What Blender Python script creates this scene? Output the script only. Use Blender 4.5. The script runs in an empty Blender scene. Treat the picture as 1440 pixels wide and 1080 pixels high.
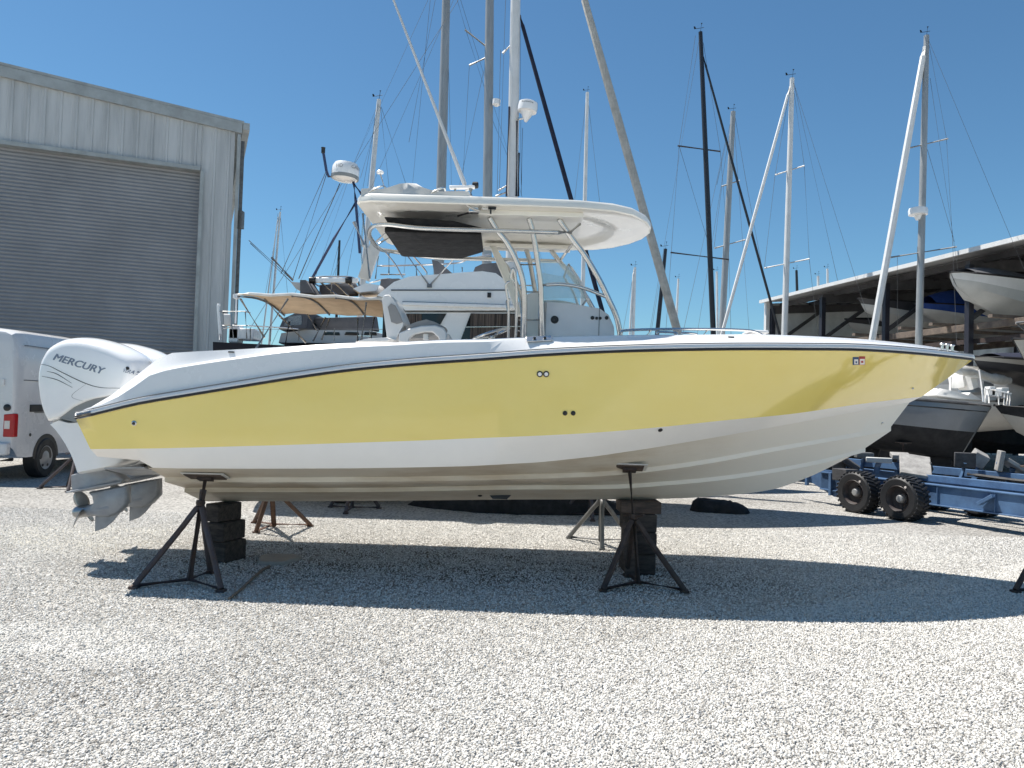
import bpy, bmesh, math, random
import numpy as np
from mathutils import Vector as V, Matrix, Quaternion
from mathutils.bvhtree import BVHTree
random.seed(7)
R = math.radians
S = bpy.context.scene
COL = S.collection

# ---------------------------------------------------------------- camera
F = 1080.0            # focal length in pixels of a 1440 wide frame
EYE = 1.6
PITCH = math.atan(31.0 / F)
ROLL = 0.03
r0, u0, fw = V((1, 0, 0)), V((0, -math.sin(PITCH), math.cos(PITCH))), V((0, math.cos(PITCH), math.sin(PITCH)))
cr = r0 * math.cos(ROLL) + u0 * math.sin(ROLL)
cu = -r0 * math.sin(ROLL) + u0 * math.cos(ROLL)
CAM = V((0, 0, EYE))

def ray(px, py):
    return cr * ((px - 720) / F) + cu * ((540 - py) / F) + fw

def at(px, py, Y):
    d = ray(px, py)
    return CAM + d * (Y / d.y)

def ground(px, py, z=0.0):
    d = ray(px, py)
    return CAM + d * ((z - EYE) / d.z)

cam = bpy.data.cameras.new("camera")
cam.sensor_width = 36
cam.lens = 36 * F / 1440
cam.clip_start = 0.05
cam.clip_end = 3000
camo = bpy.data.objects.new("camera", cam)
COL.objects.link(camo)
M = Matrix((cr, cu, -fw)).transposed().to_4x4()
M.translation = CAM
camo.matrix_world = M
S.camera = camo

# ---------------------------------------------------------------- materials
MATS = {}
def mat(name, col, rough=0.5, metal=0.0, var=0.12, vscale=3.0, bump=0.0, bscale=60.0, coat=0.0,
        col2=None, stretch=(1, 1, 1), spec=0.5, trans=0.0, lo=0.35, hi=0.7):
    """principled material; colour drifts between col and col2 with noise, optional fine bump"""
    if name in MATS: return MATS[name]
    m = bpy.data.materials.new(name); m.use_nodes = True
    nt = m.node_tree; N = nt.nodes; L = nt.links
    b = N["Principled BSDF"]
    b.inputs["Roughness"].default_value = rough
    b.inputs["Metallic"].default_value = metal
    b.inputs["Coat Weight"].default_value = coat
    b.inputs["Coat Roughness"].default_value = 0.06
    b.inputs["Specular IOR Level"].default_value = spec
    tc = N.new("ShaderNodeTexCoord"); mp = N.new("ShaderNodeMapping")
    mp.inputs["Scale"].default_value = stretch
    L.new(tc.outputs["Object"], mp.inputs["Vector"])
    n = N.new("ShaderNodeTexNoise"); n.inputs["Scale"].default_value = vscale
    n.inputs["Detail"].default_value = 6; n.inputs["Roughness"].default_value = 0.65
    L.new(mp.outputs[0], n.inputs["Vector"])
    rp = N.new("ShaderNodeValToRGB")
    c2 = col2 if col2 else tuple(c * (1 - var) for c in col)
    rp.color_ramp.elements[0].position = lo; rp.color_ramp.elements[1].position = hi
    rp.color_ramp.elements[0].color = (*c2, 1); rp.color_ramp.elements[1].color = (*col, 1)
    L.new(n.outputs["Fac"], rp.inputs["Fac"]); L.new(rp.outputs[0], b.inputs["Base Color"])
    rr = N.new("ShaderNodeMapRange"); rr.inputs[1].default_value = 0.3; rr.inputs[2].default_value = 0.7
    rr.inputs[3].default_value = min(1, rough * 1.25); rr.inputs[4].default_value = rough * 0.85
    L.new(n.outputs["Fac"], rr.inputs[0]); L.new(rr.outputs[0], b.inputs["Roughness"])
    if bump:
        n2 = N.new("ShaderNodeTexNoise"); n2.inputs["Scale"].default_value = bscale; n2.inputs["Detail"].default_value = 4
        L.new(mp.outputs[0], n2.inputs["Vector"])
        bp = N.new("ShaderNodeBump"); bp.inputs["Strength"].default_value = bump; bp.inputs["Distance"].default_value = 0.01
        L.new(n2.outputs["Fac"], bp.inputs["Height"]); L.new(bp.outputs[0], b.inputs["Normal"])
    if trans:
        tr = N.new("ShaderNodeBsdfTranslucent"); L.new(rp.outputs[0], tr.inputs["Color"])
        mx = N.new("ShaderNodeMixShader"); mx.inputs[0].default_value = trans
        L.new(b.outputs[0], mx.inputs[1]); L.new(tr.outputs[0], mx.inputs[2])
        L.new(mx.outputs[0], N["Material Output"].inputs["Surface"])
    MATS[name] = m
    return m

def glass(name, tint=(0.9, 0.95, 0.95), alpha=0.25, rough=0.03):
    m = bpy.data.materials.new(name); m.use_nodes = True
    nt = m.node_tree; N = nt.nodes; L = nt.links
    g = N["Principled BSDF"]; g.inputs["Base Color"].default_value = (*tint, 1); g.inputs["Roughness"].default_value = rough
    t = N.new("ShaderNodeBsdfTransparent"); t.inputs["Color"].default_value = (*tint, 1)
    mx = N.new("ShaderNodeMixShader"); mx.inputs[0].default_value = alpha
    L.new(t.outputs[0], mx.inputs[1]); L.new(g.outputs[0], mx.inputs[2])
    L.new(mx.outputs[0], N["Material Output"].inputs["Surface"])
    return m

yellow = mat("yellow_gelcoat", (0.97, 0.78, 0.235), 0.10, coat=1.0, col2=(0.94, 0.735, 0.195), vscale=0.8, stretch=(0.6, 1, 1.3), lo=0.32, hi=0.62)
bootwhite = mat("white_bootstripe", (0.96, 0.92, 0.875), 0.35, coat=0.3, var=0.05, vscale=2)
bottom = mat("bottom_gelcoat", (0.70, 0.64, 0.54), 0.45, coat=0.15, col2=(0.44, 0.33, 0.21), vscale=0.8, stretch=(0.5, 1, 2.2), lo=0.3, hi=0.52)
def stain_bottom(m):
    """brown waterline staining on the after two thirds of the bottom only"""
    nt = m.node_tree; N = nt.nodes; L = nt.links
    tc = next(n for n in N if n.type == 'TEX_COORD'); rp = next(n for n in N if n.type == 'VALTORGB'); b = N["Principled BSDF"]
    sx = N.new("ShaderNodeSeparateXYZ"); L.new(tc.outputs["Object"], sx.inputs[0])
    mr = N.new("ShaderNodeMapRange"); mr.interpolation_type = 'SMOOTHSTEP'; L.new(sx.outputs[0], mr.inputs[0])
    mr.inputs[1].default_value = 2.2; mr.inputs[2].default_value = 0.2; mr.inputs[3].default_value = 0; mr.inputs[4].default_value = 1
    mx = N.new("ShaderNodeMix"); mx.data_type = 'RGBA'; L.new(mr.outputs[0], mx.inputs[0])
    mx.inputs[6].default_value = (0.88, 0.82, 0.73, 1); L.new(rp.outputs[0], mx.inputs[7]); L.new(mx.outputs[2], b.inputs["Base Color"])
stain_bottom(bottom)
gel = mat("white_gelcoat", (0.88, 0.87, 0.855), 0.25, coat=0.5, var=0.05, vscale=2)
cream = mat("cream_gelcoat", (0.90, 0.87, 0.79), 0.3, coat=0.4, var=0.06, vscale=2)
greygel = mat("grey_gelcoat", (0.76, 0.75, 0.735), 0.4, var=0.08)
alu = mat("polished_aluminium", (0.72, 0.72, 0.70), 0.22, 0.9, var=0.15, vscale=8)
mastalu = mat("mast_aluminium", (0.42, 0.43, 0.43), 0.45, 0.35, var=0.3, vscale=1.5, stretch=(3, 3, 0.6))
mastwhite = mat("mast_white_paint", (0.72, 0.72, 0.71), 0.4, var=0.15, vscale=2)
mastblack = mat("mast_black_paint", (0.02, 0.022, 0.03), 0.4, var=0.3, vscale=2)
wire = mat("rigging_wire", (0.16, 0.17, 0.18), 0.4, 0.4)
blackrub = mat("black_rubber", (0.018, 0.018, 0.02), 0.55, var=0.3, vscale=6, bump=0.2)
blackpl = mat("black_plastic", (0.015, 0.015, 0.016), 0.4)
blackcloth = mat("black_canvas", (0.016, 0.016, 0.018), 0.85, var=0.4, vscale=8, bump=0.4, bscale=30)
greycloth = mat("grey_canvas", (0.12, 0.12, 0.13), 0.85, var=0.25, vscale=5, bump=0.3, bscale=25)
whitecloth = mat("white_canvas", (0.78, 0.77, 0.74), 0.8, var=0.12, vscale=6, bump=0.3, bscale=20, trans=0.15)
tancloth = mat("tan_canvas", (0.62, 0.50, 0.36), 0.8, var=0.2, vscale=4, bump=0.3, bscale=20, trans=0.35)
greysail = mat("weathered_sailcloth", (0.50, 0.48, 0.44), 0.8, var=0.3, vscale=6, bump=0.4, bscale=20)
navycloth = mat("navy_canvas", (0.012, 0.016, 0.04), 0.75, var=0.3, vscale=5)
whitesail = mat("white_sailcloth", (0.75, 0.75, 0.74), 0.7, var=0.12, vscale=5)
vinyl = mat("grey_vinyl", (0.30, 0.29, 0.28), 0.5, var=0.12, bump=0.15, bscale=120)
whitevinyl = mat("white_vinyl", (0.74, 0.73, 0.71), 0.4, var=0.06)
enginewhite = mat("engine_white_paint", (0.91, 0.91, 0.90), 0.18, coat=0.8, var=0.03)
enginegrey = mat("engine_grey_paint", (0.27, 0.28, 0.28), 0.4, var=0.1)
gearalu = mat("grey_cast_aluminium", (0.36, 0.375, 0.40), 0.35, 0.1, var=0.25, vscale=6)
propmetal = mat("propeller_steel", (0.40, 0.40, 0.40), 0.3, 0.8, var=0.2, vscale=9)
lettergrey = mat("lettering_silver", (0.22, 0.26, 0.33), 0.35, 0.3)
darkline = mat("dark_pinstripe", (0.015, 0.015, 0.02), 0.4)
clear = glass("clear_acrylic", (0.88, 0.94, 0.95), 0.22)
darkglass = mat("dark_glass", (0.015, 0.018, 0.02), 0.06, var=0.2)
rust = mat("rusty_brown_steel", (0.070, 0.045, 0.034), 0.7, col2=(0.035, 0.026, 0.026), vscale=9, bump=0.4, bscale=60)
bluesteel = mat("faded_dark_steel", (0.060, 0.060, 0.075), 0.6, col2=(0.075, 0.045, 0.034), vscale=6, bump=0.3)
orangerust = mat("orange_rusted_steel", (0.12, 0.06, 0.03), 0.7, col2=(0.06, 0.035, 0.028), vscale=8, bump=0.4)
galv = mat("galvanised_steel", (0.19, 0.19, 0.185), 0.5, 0.3, var=0.4, vscale=8)
ply = mat("weathered_plywood", (0.12, 0.09, 0.07), 0.85, col2=(0.05, 0.035, 0.03), vscale=8, bump=0.5)
timber = mat("dark_timber", (0.085, 0.068, 0.058), 0.9, col2=(0.025, 0.021, 0.021), vscale=5, bump=0.6, bscale=40, stretch=(1, 5, 5))
timber2 = mat("brown_timber", (0.15, 0.105, 0.08), 0.9, col2=(0.06, 0.045, 0.04), vscale=5, bump=0.6, bscale=40, stretch=(1, 5, 5))
wallmetal = mat("pale_metal_cladding", (0.55, 0.555, 0.55), 0.5, 0.0, col2=(0.38, 0.39, 0.39), vscale=1.1, stretch=(2.2, 2.2, 0.22), lo=0.3, hi=0.62)
trimmetal = mat("galvanised_trim", (0.44, 0.46, 0.45), 0.5, 0.1, var=0.3, vscale=2)
doormetal = mat("grey_roller_door", (0.29, 0.295, 0.31), 0.45, 0.1, var=0.2, vscale=0.7)
vanpaint = mat("white_van_paint", (0.72, 0.71, 0.70), 0.25, coat=0.6, var=0.06, vscale=2)
redlens = mat("red_lens", (0.50, 0.012, 0.016), 0.15, var=0.2)
whitelens = mat("clear_lens", (0.8, 0.72, 0.66), 0.15)
rimmetal = mat("rim_metal", (0.45, 0.45, 0.45), 0.4, 0.5, var=0.2)
rimdark = mat("rim_rusty_dark", (0.085, 0.066, 0.060), 0.5, col2=(0.035, 0.030, 0.032), vscale=12)
bluepaint = mat("faded_blue_paint", (0.085, 0.165, 0.30), 0.5, col2=(0.045, 0.09, 0.18), vscale=3, bump=0.15, lo=0.3, hi=0.6)
padgrey = mat("worn_grey_pad", (0.40, 0.385, 0.36), 0.85, col2=(0.22, 0.21, 0.20), vscale=7, bump=0.4)
darkpad = mat("dark_worn_pad", (0.075, 0.075, 0.08), 0.85, var=0.4, vscale=7, bump=0.4)
sheddark = mat("dark_steel_frame", (0.075, 0.07, 0.072), 0.6, var=0.3, vscale=3)
shedroof = mat("weathered_roof_sheet", (0.42, 0.42, 0.42), 0.7, var=0.3, vscale=0.8)
shedfascia = mat("white_fascia", (0.74, 0.74, 0.73), 0.5, var=0.15)
rackwood = mat("rack_timber", (0.22, 0.17, 0.13), 0.85, col2=(0.10, 0.08, 0.07), vscale=4, bump=0.4)
bluepost = mat("blue_painted_post", (0.022, 0.022, 0.034), 0.5, var=0.3)
navyhull = mat("navy_gelcoat", (0.010, 0.012, 0.022), 0.35, spec=0.2)
blackbottom = mat("black_antifoul", (0.022, 0.022, 0.025), 0.8, var=0.4, vscale=3)
slate = mat("slate_grey_gelcoat", (0.19, 0.21, 0.235), 0.35, coat=0.3, var=0.2, vscale=1.4)
beigehull = mat("beige_gelcoat", (0.50, 0.47, 0.42), 0.4, var=0.12)
dullwhite = mat("dull_white_hull", (0.60, 0.60, 0.58), 0.5, var=0.18, vscale=1.5)
bluecover = mat("blue_boat_cover", (0.02, 0.07, 0.30), 0.7, var=0.25, vscale=4, bump=0.3, bscale=15)
darkgreyhull = mat("dark_grey_gelcoat", (0.05, 0.05, 0.055), 0.35)
curtain = mat("brown_curtain", (0.14, 0.105, 0.085), 0.8, col2=(0.03, 0.025, 0.022), vscale=30, stretch=(3, 3, 0.04), lo=0.4, hi=0.6)
bluepipe = mat("blue_grey_pipe", (0.045, 0.06, 0.13), 0.4)
hosebrown = mat("brown_hose", (0.22, 0.17, 0.13), 0.7)
stoneflat = mat("flat_dusty_board", (0.42, 0.39, 0.35), 0.9, bump=0.5, var=0.3)
redmat = mat("red_decal", (0.50, 0.06, 0.05), 0.5)
bluemat = mat("blue_decal", (0.03, 0.09, 0.22), 0.5)
orangerope = mat("weathered_rope", (0.45, 0.40, 0.34), 0.9, var=0.3)

# ---------------------------------------------------------------- mesh builder
def basis(d):
    d = d.normalized()
    a = V((0, 0, 1)) if abs(d.z) < 0.9 else V((1, 0, 0))
    x = d.cross(a).normalized()
    return x, x.cross(d).normalized(), d

def smooth_path(pts, n=6):
    """Catmull-Rom through the points"""
    P = [V(p) for p in pts]
    if len(P) < 3: return P
    out = []
    Q = [P[0] * 2 - P[1]] + P + [P[-1] * 2 - P[-2]]
    for i in range(1, len(Q) - 2):
        a, b, c, d = Q[i - 1], Q[i], Q[i + 1], Q[i + 2]
        for k in range(n):
            t = k / n
            out.append(0.5 * ((2 * b) + (c - a) * t + (2 * a - 5 * b + 4 * c - d) * t * t + (3 * b - a - 3 * c + d) * t ** 3))
    out.append(P[-1])
    return out

class MB:
    def __init__(s): s.v = []; s.f = []; s.m = []
    def add(s, vs, fs, mi=0):
        o = len(s.v); s.v += [V(p) for p in vs]
        for f in fs: s.f.append(tuple(i + o for i in f)); s.m.append(mi)
        return s
    def box(s, c, size, rot=None, mi=0):
        c = V(c); hx, hy, hz = size[0] / 2, size[1] / 2, size[2] / 2
        vs = [V((x * hx, y * hy, z * hz)) for x in (-1, 1) for y in (-1, 1) for z in (-1, 1)]
        if rot is not None: vs = [rot @ p for p in vs]
        return s.add([p + c for p in vs], [(0, 1, 3, 2), (4, 6, 7, 5), (0, 4, 5, 1), (2, 3, 7, 6), (0, 2, 6, 4), (1, 5, 7, 3)], mi)
    def beam(s, p0, p1, w, h, mi=0, up=V((0, 0, 1))):
        p0, p1 = V(p0), V(p1); d = (p1 - p0).normalized()
        x = d.cross(up)
        if x.length < 1e-4: x = d.cross(V((0, 1, 0)))
        x.normalize(); y = x.cross(d).normalized()
        vs = []
        for p in (p0, p1):
            for a, b in ((-1, -1), (1, -1), (1, 1), (-1, 1)): vs.append(p + x * (a * w / 2) + y * (b * h / 2))
        return s.add(vs, [(0, 3, 2, 1), (4, 5, 6, 7), (0, 1, 5, 4), (1, 2, 6, 5), (2, 3, 7, 6), (3, 0, 4, 7)], mi)
    def tube(s, path, r, n=8, mi=0, closed=False):
        P = [V(p) for p in path]; k = len(P)
        rs = r if isinstance(r, (list, tuple)) else [r] * k
        vs = []; px = None
        for i in range(k):
            if closed: d = P[(i + 1) % k] - P[i - 1]
            else: d = P[min(i + 1, k - 1)] - P[max(i - 1, 0)]
            if d.length < 1e-9: d = V((0, 0, 1))
            d.normalize()
            if px is None: x, y, _ = basis(d)
            else:
                x = (px - d * px.dot(d))
                x = x.normalized() if x.length > 1e-6 else basis(d)[0]
                y = d.cross(x)
            px = x
            for j in range(n):
                a = 2 * math.pi * j / n
                vs.append(P[i] + (x * math.cos(a) + y * math.sin(a)) * rs[i])
        fs = []
        for i in range(k if closed else k - 1):
            i2 = (i + 1) % k
            for j in range(n):
                j2 = (j + 1) % n
                fs.append((i * n + j, i * n + j2, i2 * n + j2, i2 * n + j))
        if not closed:
            fs.append(tuple(range(n - 1, -1, -1))); fs.append(tuple((k - 1) * n + j for j in range(n)))
        return s.add(vs, fs, mi)
    def lathe(s, prof, o, axis=(0, 0, 1), n=24, mi=0, caps=True):
        """prof: list of (radius, height along axis)"""
        o = V(o); x, y, d = basis(V(axis)); vs = []; fs = []
        for (r, h) in prof:
            for j in range(n):
                a = 2 * math.pi * j / n
                vs.append(o + d * h + (x * math.cos(a) + y * math.sin(a)) * max(r, 1e-4))
        for i in range(len(prof) - 1):
            for j in range(n):
                j2 = (j + 1) % n
                fs.append((i * n + j, i * n + j2, (i + 1) * n + j2, (i + 1) * n + j))
        if caps: fs.append(tuple(range(n - 1, -1, -1))); fs.append(tuple((len(prof) - 1) * n + j for j in range(n)))
        return s.add(vs, fs, mi)
    def prism(s, poly, vec, mi=0):
        P = [V(p) for p in poly]; vec = V(vec); n = len(P)
        vs = P + [p + vec for p in P]
        fs = [tuple(range(n - 1, -1, -1)), tuple(range(n, 2 * n))]
        for i in range(n): fs.append((i, (i + 1) % n, (i + 1) % n + n, i + n))
        return s.add(vs, fs, mi)
    def loft(s, secs, mi=0, wrap=False, caps=False):
        k = len(secs); n = len(secs[0]); vs = [p for q in secs for p in q]; fs = []
        for i in range(k - 1):
            for j in range(n if wrap else n - 1):
                j2 = (j + 1) % n
                fs.append((i * n + j, i * n + j2, (i + 1) * n + j2, (i + 1) * n + j))
        if caps: fs.append(tuple(range(n - 1, -1, -1))); fs.append(tuple((k - 1) * n + j for j in range(n)))
        return s.add(vs, fs, mi)
    def rings(s, outline, levels, mi=0, center=None):
        """outline: 3-D loop; levels: (scale towards centre, offset vector)"""
        P = [V(p) for p in outline]
        c = V(center) if center is not None else sum(P, V()) / len(P)
        secs = []
        for sc, off in levels: secs.append([c + (p - c) * sc + V(off) for p in P])
        return s.loft(secs, mi, wrap=True, caps=True)
    def pillow(s, outline, hw, axis=(0, 1, 0), mi=0, rnd=0.22, center=None):
        """a thick rounded slab from a side outline: half thickness hw along axis, edges rounded"""
        a = V(axis); lv = []
        for k in range(7):
            t = -math.pi / 2 + math.pi * k / 6
            lv.append((1 - rnd * (1 - math.cos(t)), a * (hw * math.sin(t))))
        return s.rings(outline, lv, mi, center)
    def build(s, name, mats, parent=None, bevel=0.0, sharp=38, seg=2):
        me = bpy.data.meshes.new(name)
        off = V((0, 0, 0)); p = parent
        while p is not None: off += V(p.location); p = p.parent
        me.from_pydata([tuple(p - off) for p in s.v], [], s.f)
        if not isinstance(mats, (list, tuple)): mats = [mats]
        for m in mats: me.materials.append(m)
        me.polygons.foreach_set("material_index", s.m)
        bm = bmesh.new(); bm.from_mesh(me)
        bmesh.ops.remove_doubles(bm, verts=bm.verts, dist=1e-5)
        bmesh.ops.recalc_face_normals(bm, faces=bm.faces)
        bm.to_mesh(me); bm.free()
        me.polygons.foreach_set("use_smooth", [True] * len(me.polygons))
        me.set_sharp_from_angle(angle=R(sharp))
        o = bpy.data.objects.new(name, me); COL.objects.link(o)
        if parent is not None: o.parent = parent
        if bevel:
            md = o.modifiers.new("bevel", "BEVEL"); md.width = bevel; md.segments = seg; md.limit_method = 'ANGLE'; md.angle_limit = R(40)
        return o

def tag(o, label, cat, group=None, kind=None):
    if label: o["label"] = label
    if cat: o["category"] = cat
    if group: o["group"] = group
    if kind: o["kind"] = kind
    return o

def thing(name, label, cat, loc=(0, 0, 0), group=None):
    o = bpy.data.objects.new(name, None); COL.objects.link(o)
    o.empty_display_size = 0.2
    o.location = loc
    return tag(o, label, cat, group)

def copy_tree(o, parent=None):
    c = o.copy(); COL.objects.link(c)
    if parent is not None: c.parent = parent
    for ch in list(o.children): copy_tree(ch, c)
    return c

def pchip(xs, ys):
    xs = np.array(xs, float); ys = np.array(ys, float)
    o = np.argsort(xs); xs = xs[o]; ys = ys[o]
    h = np.diff(xs); d = np.diff(ys) / h; m = np.zeros(len(xs))
    m[0] = d[0]; m[-1] = d[-1]
    for i in range(1, len(xs) - 1):
        if d[i - 1] * d[i] > 0:
            w1 = 2 * h[i] + h[i - 1]; w2 = h[i] + 2 * h[i - 1]
            m[i] = (w1 + w2) / (w1 / d[i - 1] + w2 / d[i])
    def f(x):
        x = min(max(x, xs[0]), xs[-1])
        i = min(max(int(np.searchsorted(xs, x)) - 1, 0), len(xs) - 2)
        t = (x - xs[i]) / h[i]
        return float((2 * t**3 - 3 * t**2 + 1) * ys[i] + (t**3 - 2 * t**2 + t) * h[i] * m[i] + (-2 * t**3 + 3 * t**2) * ys[i + 1] + (t**3 - t**2) * h[i] * m[i + 1])
    return f

def text_mesh(txt, size, shear=0.0, extrude=0.0, bold=0.0):
    """lettering as triangles in the XY plane, starting at the origin"""
    cu_ = bpy.data.curves.new("lettering", 'FONT'); cu_.body = txt; cu_.size = size; cu_.shear = shear
    cu_.extrude = extrude; cu_.offset = bold; cu_.resolution_u = 3
    o = bpy.data.objects.new("lettering", cu_); COL.objects.link(o)
    dg = bpy.context.evaluated_depsgraph_get(); dg.update()
    me = o.evaluated_get(dg).to_mesh()
    vs = [v.co.copy() for v in me.vertices]; fs = [tuple(p.vertices) for p in me.polygons]
    o.evaluated_get(dg).to_mesh_clear()
    bpy.data.objects.remove(o); bpy.data.curves.remove(cu_)
    return vs, fs

def subdivide(vs, fs, cuts=1):
    bm = bmesh.new(); bv = [bm.verts.new(p) for p in vs]
    for f in fs:
        try: bm.faces.new([bv[i] for i in f])
        except ValueError: pass
    bmesh.ops.triangulate(bm, faces=bm.faces)
    bmesh.ops.subdivide_edges(bm, edges=bm.edges, cuts=cuts, use_grid_fill=True)
    bm.verts.index_update()
    v = [x.co.copy() for x in bm.verts]; f = [tuple(q.index for q in p.verts) for p in bm.faces]
    bm.free(); return v, f

def bvh_of(obj):
    off = V((0, 0, 0)); p = obj
    while p is not None: off += V(p.location); p = p.parent
    me = obj.data
    return BVHTree.FromPolygons([v.co + off for v in me.vertices], [tuple(p.vertices) for p in me.polygons])

def hit(bvh, px, py, lift=0.003):
    d = ray(px, py).normalized()
    loc, n, i, dist = bvh.ray_cast(CAM, d)
    if loc is None: return None, None
    if n.dot(d) > 0: n = -n
    return loc + n * lift, n
DENS, SUN, SKY, EXPO = 7400, 5.0, 0.077, 0.58
# ================================================================ THE YELLOW BOAT
YC = 7.7                      # depth of the centreline
boat = thing("motor_boat", "large yellow and white centre console motor boat propped up on stands and timber blocks", "motor boat", (0.4, YC, 0.55))

def xz(pts, hb):
    """photo points on the near side of the hull -> (x, z) pairs at the depth the half beam gives"""
    xs, zs = [], []
    for px, py in pts:
        Y = YC - hb(0)
        for _ in range(40):
            p = at(px, py, Y); Y = 0.5 * Y + 0.5 * (YC - hb(p.x))
        p = at(px, py, Y); xs.append(p.x); zs.append(p.z)
    return xs, zs

def taper(B, x0, x1, n=2.2, aft=0.04):
    def f(x):
        b = B
        if x > x0: b *= 1 - min(1.0, (x - x0) / (x1 - x0)) ** n
        if x < -1: b -= aft * ((-1 - x) / 2.6) ** 2
        return max(b, 0.0)
    return f

xb = at(1367, 506, YC).x; xp = at(1296, 558, YC).x; xc = at(1279, 566, YC).x
x1s = at(1253, 600, YC).x; x2s = at(1217, 630, YC).x
hb_rub = taper(1.30, 0.2, xb, 3.0)
hb_paint = taper(1.235, -0.3, xp, 2.1)
hb_chine = taper(1.12, -0.9, xc, 2.0)
hb_s1 = taper(0.76, -1.0, x1s, 2.1, 0)
hb_s2 = taper(0.40, -1.0, x2s, 2.1, 0)
rubB = [(107, 590), (115, 588.5), (198, 569), (269, 557), (340, 545.3), (410, 534), (495, 522.3), (580, 514.3), (680, 507.5), (770, 501), (875, 496), (1020, 493), (1132, 493), (1211, 494), (1264, 497), (1317, 501.5), (1367, 507)]
paint = [(127, 631.5), (220, 630.5), (320, 628), (410, 625.5), (500, 622.5), (590, 619.5), (660, 616.5), (750, 613), (835, 608.5), (935, 600), (1020, 591), (1105, 583), (1211, 568), (1277, 560), (1296, 558)]
boot = [(137, 642), (170, 645), (200, 647.5), (203.5, 657.5), (240, 658.5), (320, 659), (400, 659), (500, 658.5), (600, 657), (660, 655.5), (760, 650), (835, 642), (910, 631), (1000, 616), (1079, 602), (1153, 588.5), (1220, 576), (1279, 566)]
st1 = [(205, 671), (320, 671.5), (500, 671), (720, 667.5), (862, 662), (947, 653), (1000, 645), (1079, 630.5), (1153, 617.5), (1253, 600)]
st2 = [(205, 686), (320, 686), (500, 686), (720, 682.5), (862, 681.5), (935, 677), (1010, 670), (1100, 657), (1164, 644), (1217, 630)]
keel = [(290, 705), (500, 704.5), (720, 702.5), (947, 701), (1037, 695), (1080, 689.5), (1132, 673), (1199, 640), (1217, 630), (1253, 600), (1279, 566), (1296, 558)]

def curve(pts, hb, lin=False):
    xs, zs = xz(pts, hb)
    o = np.argsort(xs); xs = list(np.array(xs)[o]); zs = list(np.array(zs)[o])
    f = (lambda x: float(np.interp(x, xs, zs))) if lin else pchip(xs, zs)
    return xs[0], xs[-1], f, hb

NS = 84
def samp(c, x0=None, x1=None, n=NS, dz=0.0, dhb=0.0):
    a, b, f, hb = c
    a = a if x0 is None else x0; b = b if x1 is None else x1
    out = []
    for i in range(n):
        t = i / (n - 1); t = 1 - (1 - t) ** 1.35
        x = a + (b - a) * t
        out.append(V((x, YC - max(hb(x) + dhb, 0.0), f(x) + dz)))
    return out
def mir(P): return [V((p.x, 2 * YC - p.y, p.z)) for p in P]

cR = curve(rubB, hb_rub); cP = curve(paint, hb_paint); cB = curve(boot, hb_chine, True)
c1 = curve(st1, hb_s1); c2 = curve(st2, hb_s2)
kx, kz = xz(keel, lambda x: 0.0); kf = pchip(kx, kz)
XT = -3.10                                           # aft end of the running surface
R_, P_, B_ = samp(cR), samp(cP), samp(cB)
# slightly hollow topsides between rub rail and paint line (flare towards the bow)
mid = []
for a, b in zip(R_, P_):
    fl = 0.035 * max(0.0, (a.x - 0.0) / 4.5) * (1 if a.x < 4.2 else max(0, (4.6 - a.x) / 0.4))
    mid.append((a + b) / 2 + V((0, fl * 1.2, 0)))
Bc = samp(cB, x0=XT)
S1a, S1b = samp(c1, x0=XT), samp(c1, x0=XT, dz=-0.042, dhb=-0.001)
S2a, S2b = samp(c2, x0=XT + 0.03), samp(c2, x0=XT + 0.03, dz=-0.040, dhb=-0.001)
K_ = []
for i in range(NS):
    t = 1 - (1 - i / (NS - 1)) ** 1.35
    x = (XT + 0.05) + (x2s - XT - 0.05) * t
    K_.append(V((x, YC, kf(x))))
h = MB()
for sgn in (0, 1):
    g = (lambda q: q) if sgn == 0 else mir
    h.loft([g(R_), g(mid), g(P_)], 0)
    h.loft([g(P_), g(B_)], 1)
    h.loft([g(Bc), g(S1a), g(S1b), g(S2a), g(S2b), g(K_)], 2)
# transoms: bracket face, notch ceiling, running-surface transom
a, b, c = R_[0], P_[0], B_[0]
h.add([a, b, c] + mir([c, b, a]), [(0, 1, 4, 5), (1, 2, 3, 4)], 1)
n0 = V((XT, Bc[0].y, c.z + 0.0))
h.add([c, n0] + mir([n0, c]), [(0, 1, 2, 3)], 1)
T = [Bc[0], S1a[0], S1b[0], S2a[0], S2b[0], K_[0]]
top = V((XT, Bc[0].y, c.z))
h.add([top] + T + list(reversed(mir(T[:-1]))) + mir([top]), [tuple(range(13))], 2)
hull = h.build("hull", [yellow, bootwhite, bottom], boat, sharp=24)
hull_bvh = bvh_of(hull)

# ---- rub rail: white moulding with two dark inserts
def rail(dz, r, dy, name, m):
    pts = samp(cR, dz=dz, dhb=dy)
    t = MB().tube(pts + list(reversed(mir(pts)))[1:], r, 8)
    return t.build(name, m, boat)
rr = rail(0.032, 0.030, -0.012, "rub_rail", gel)
rail(0.012, 0.0105, 0.014, "rub_rail_insert", darkline)
rail(0.062, 0.005, 0.010, "rub_rail_pinstripe", wire)

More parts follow.
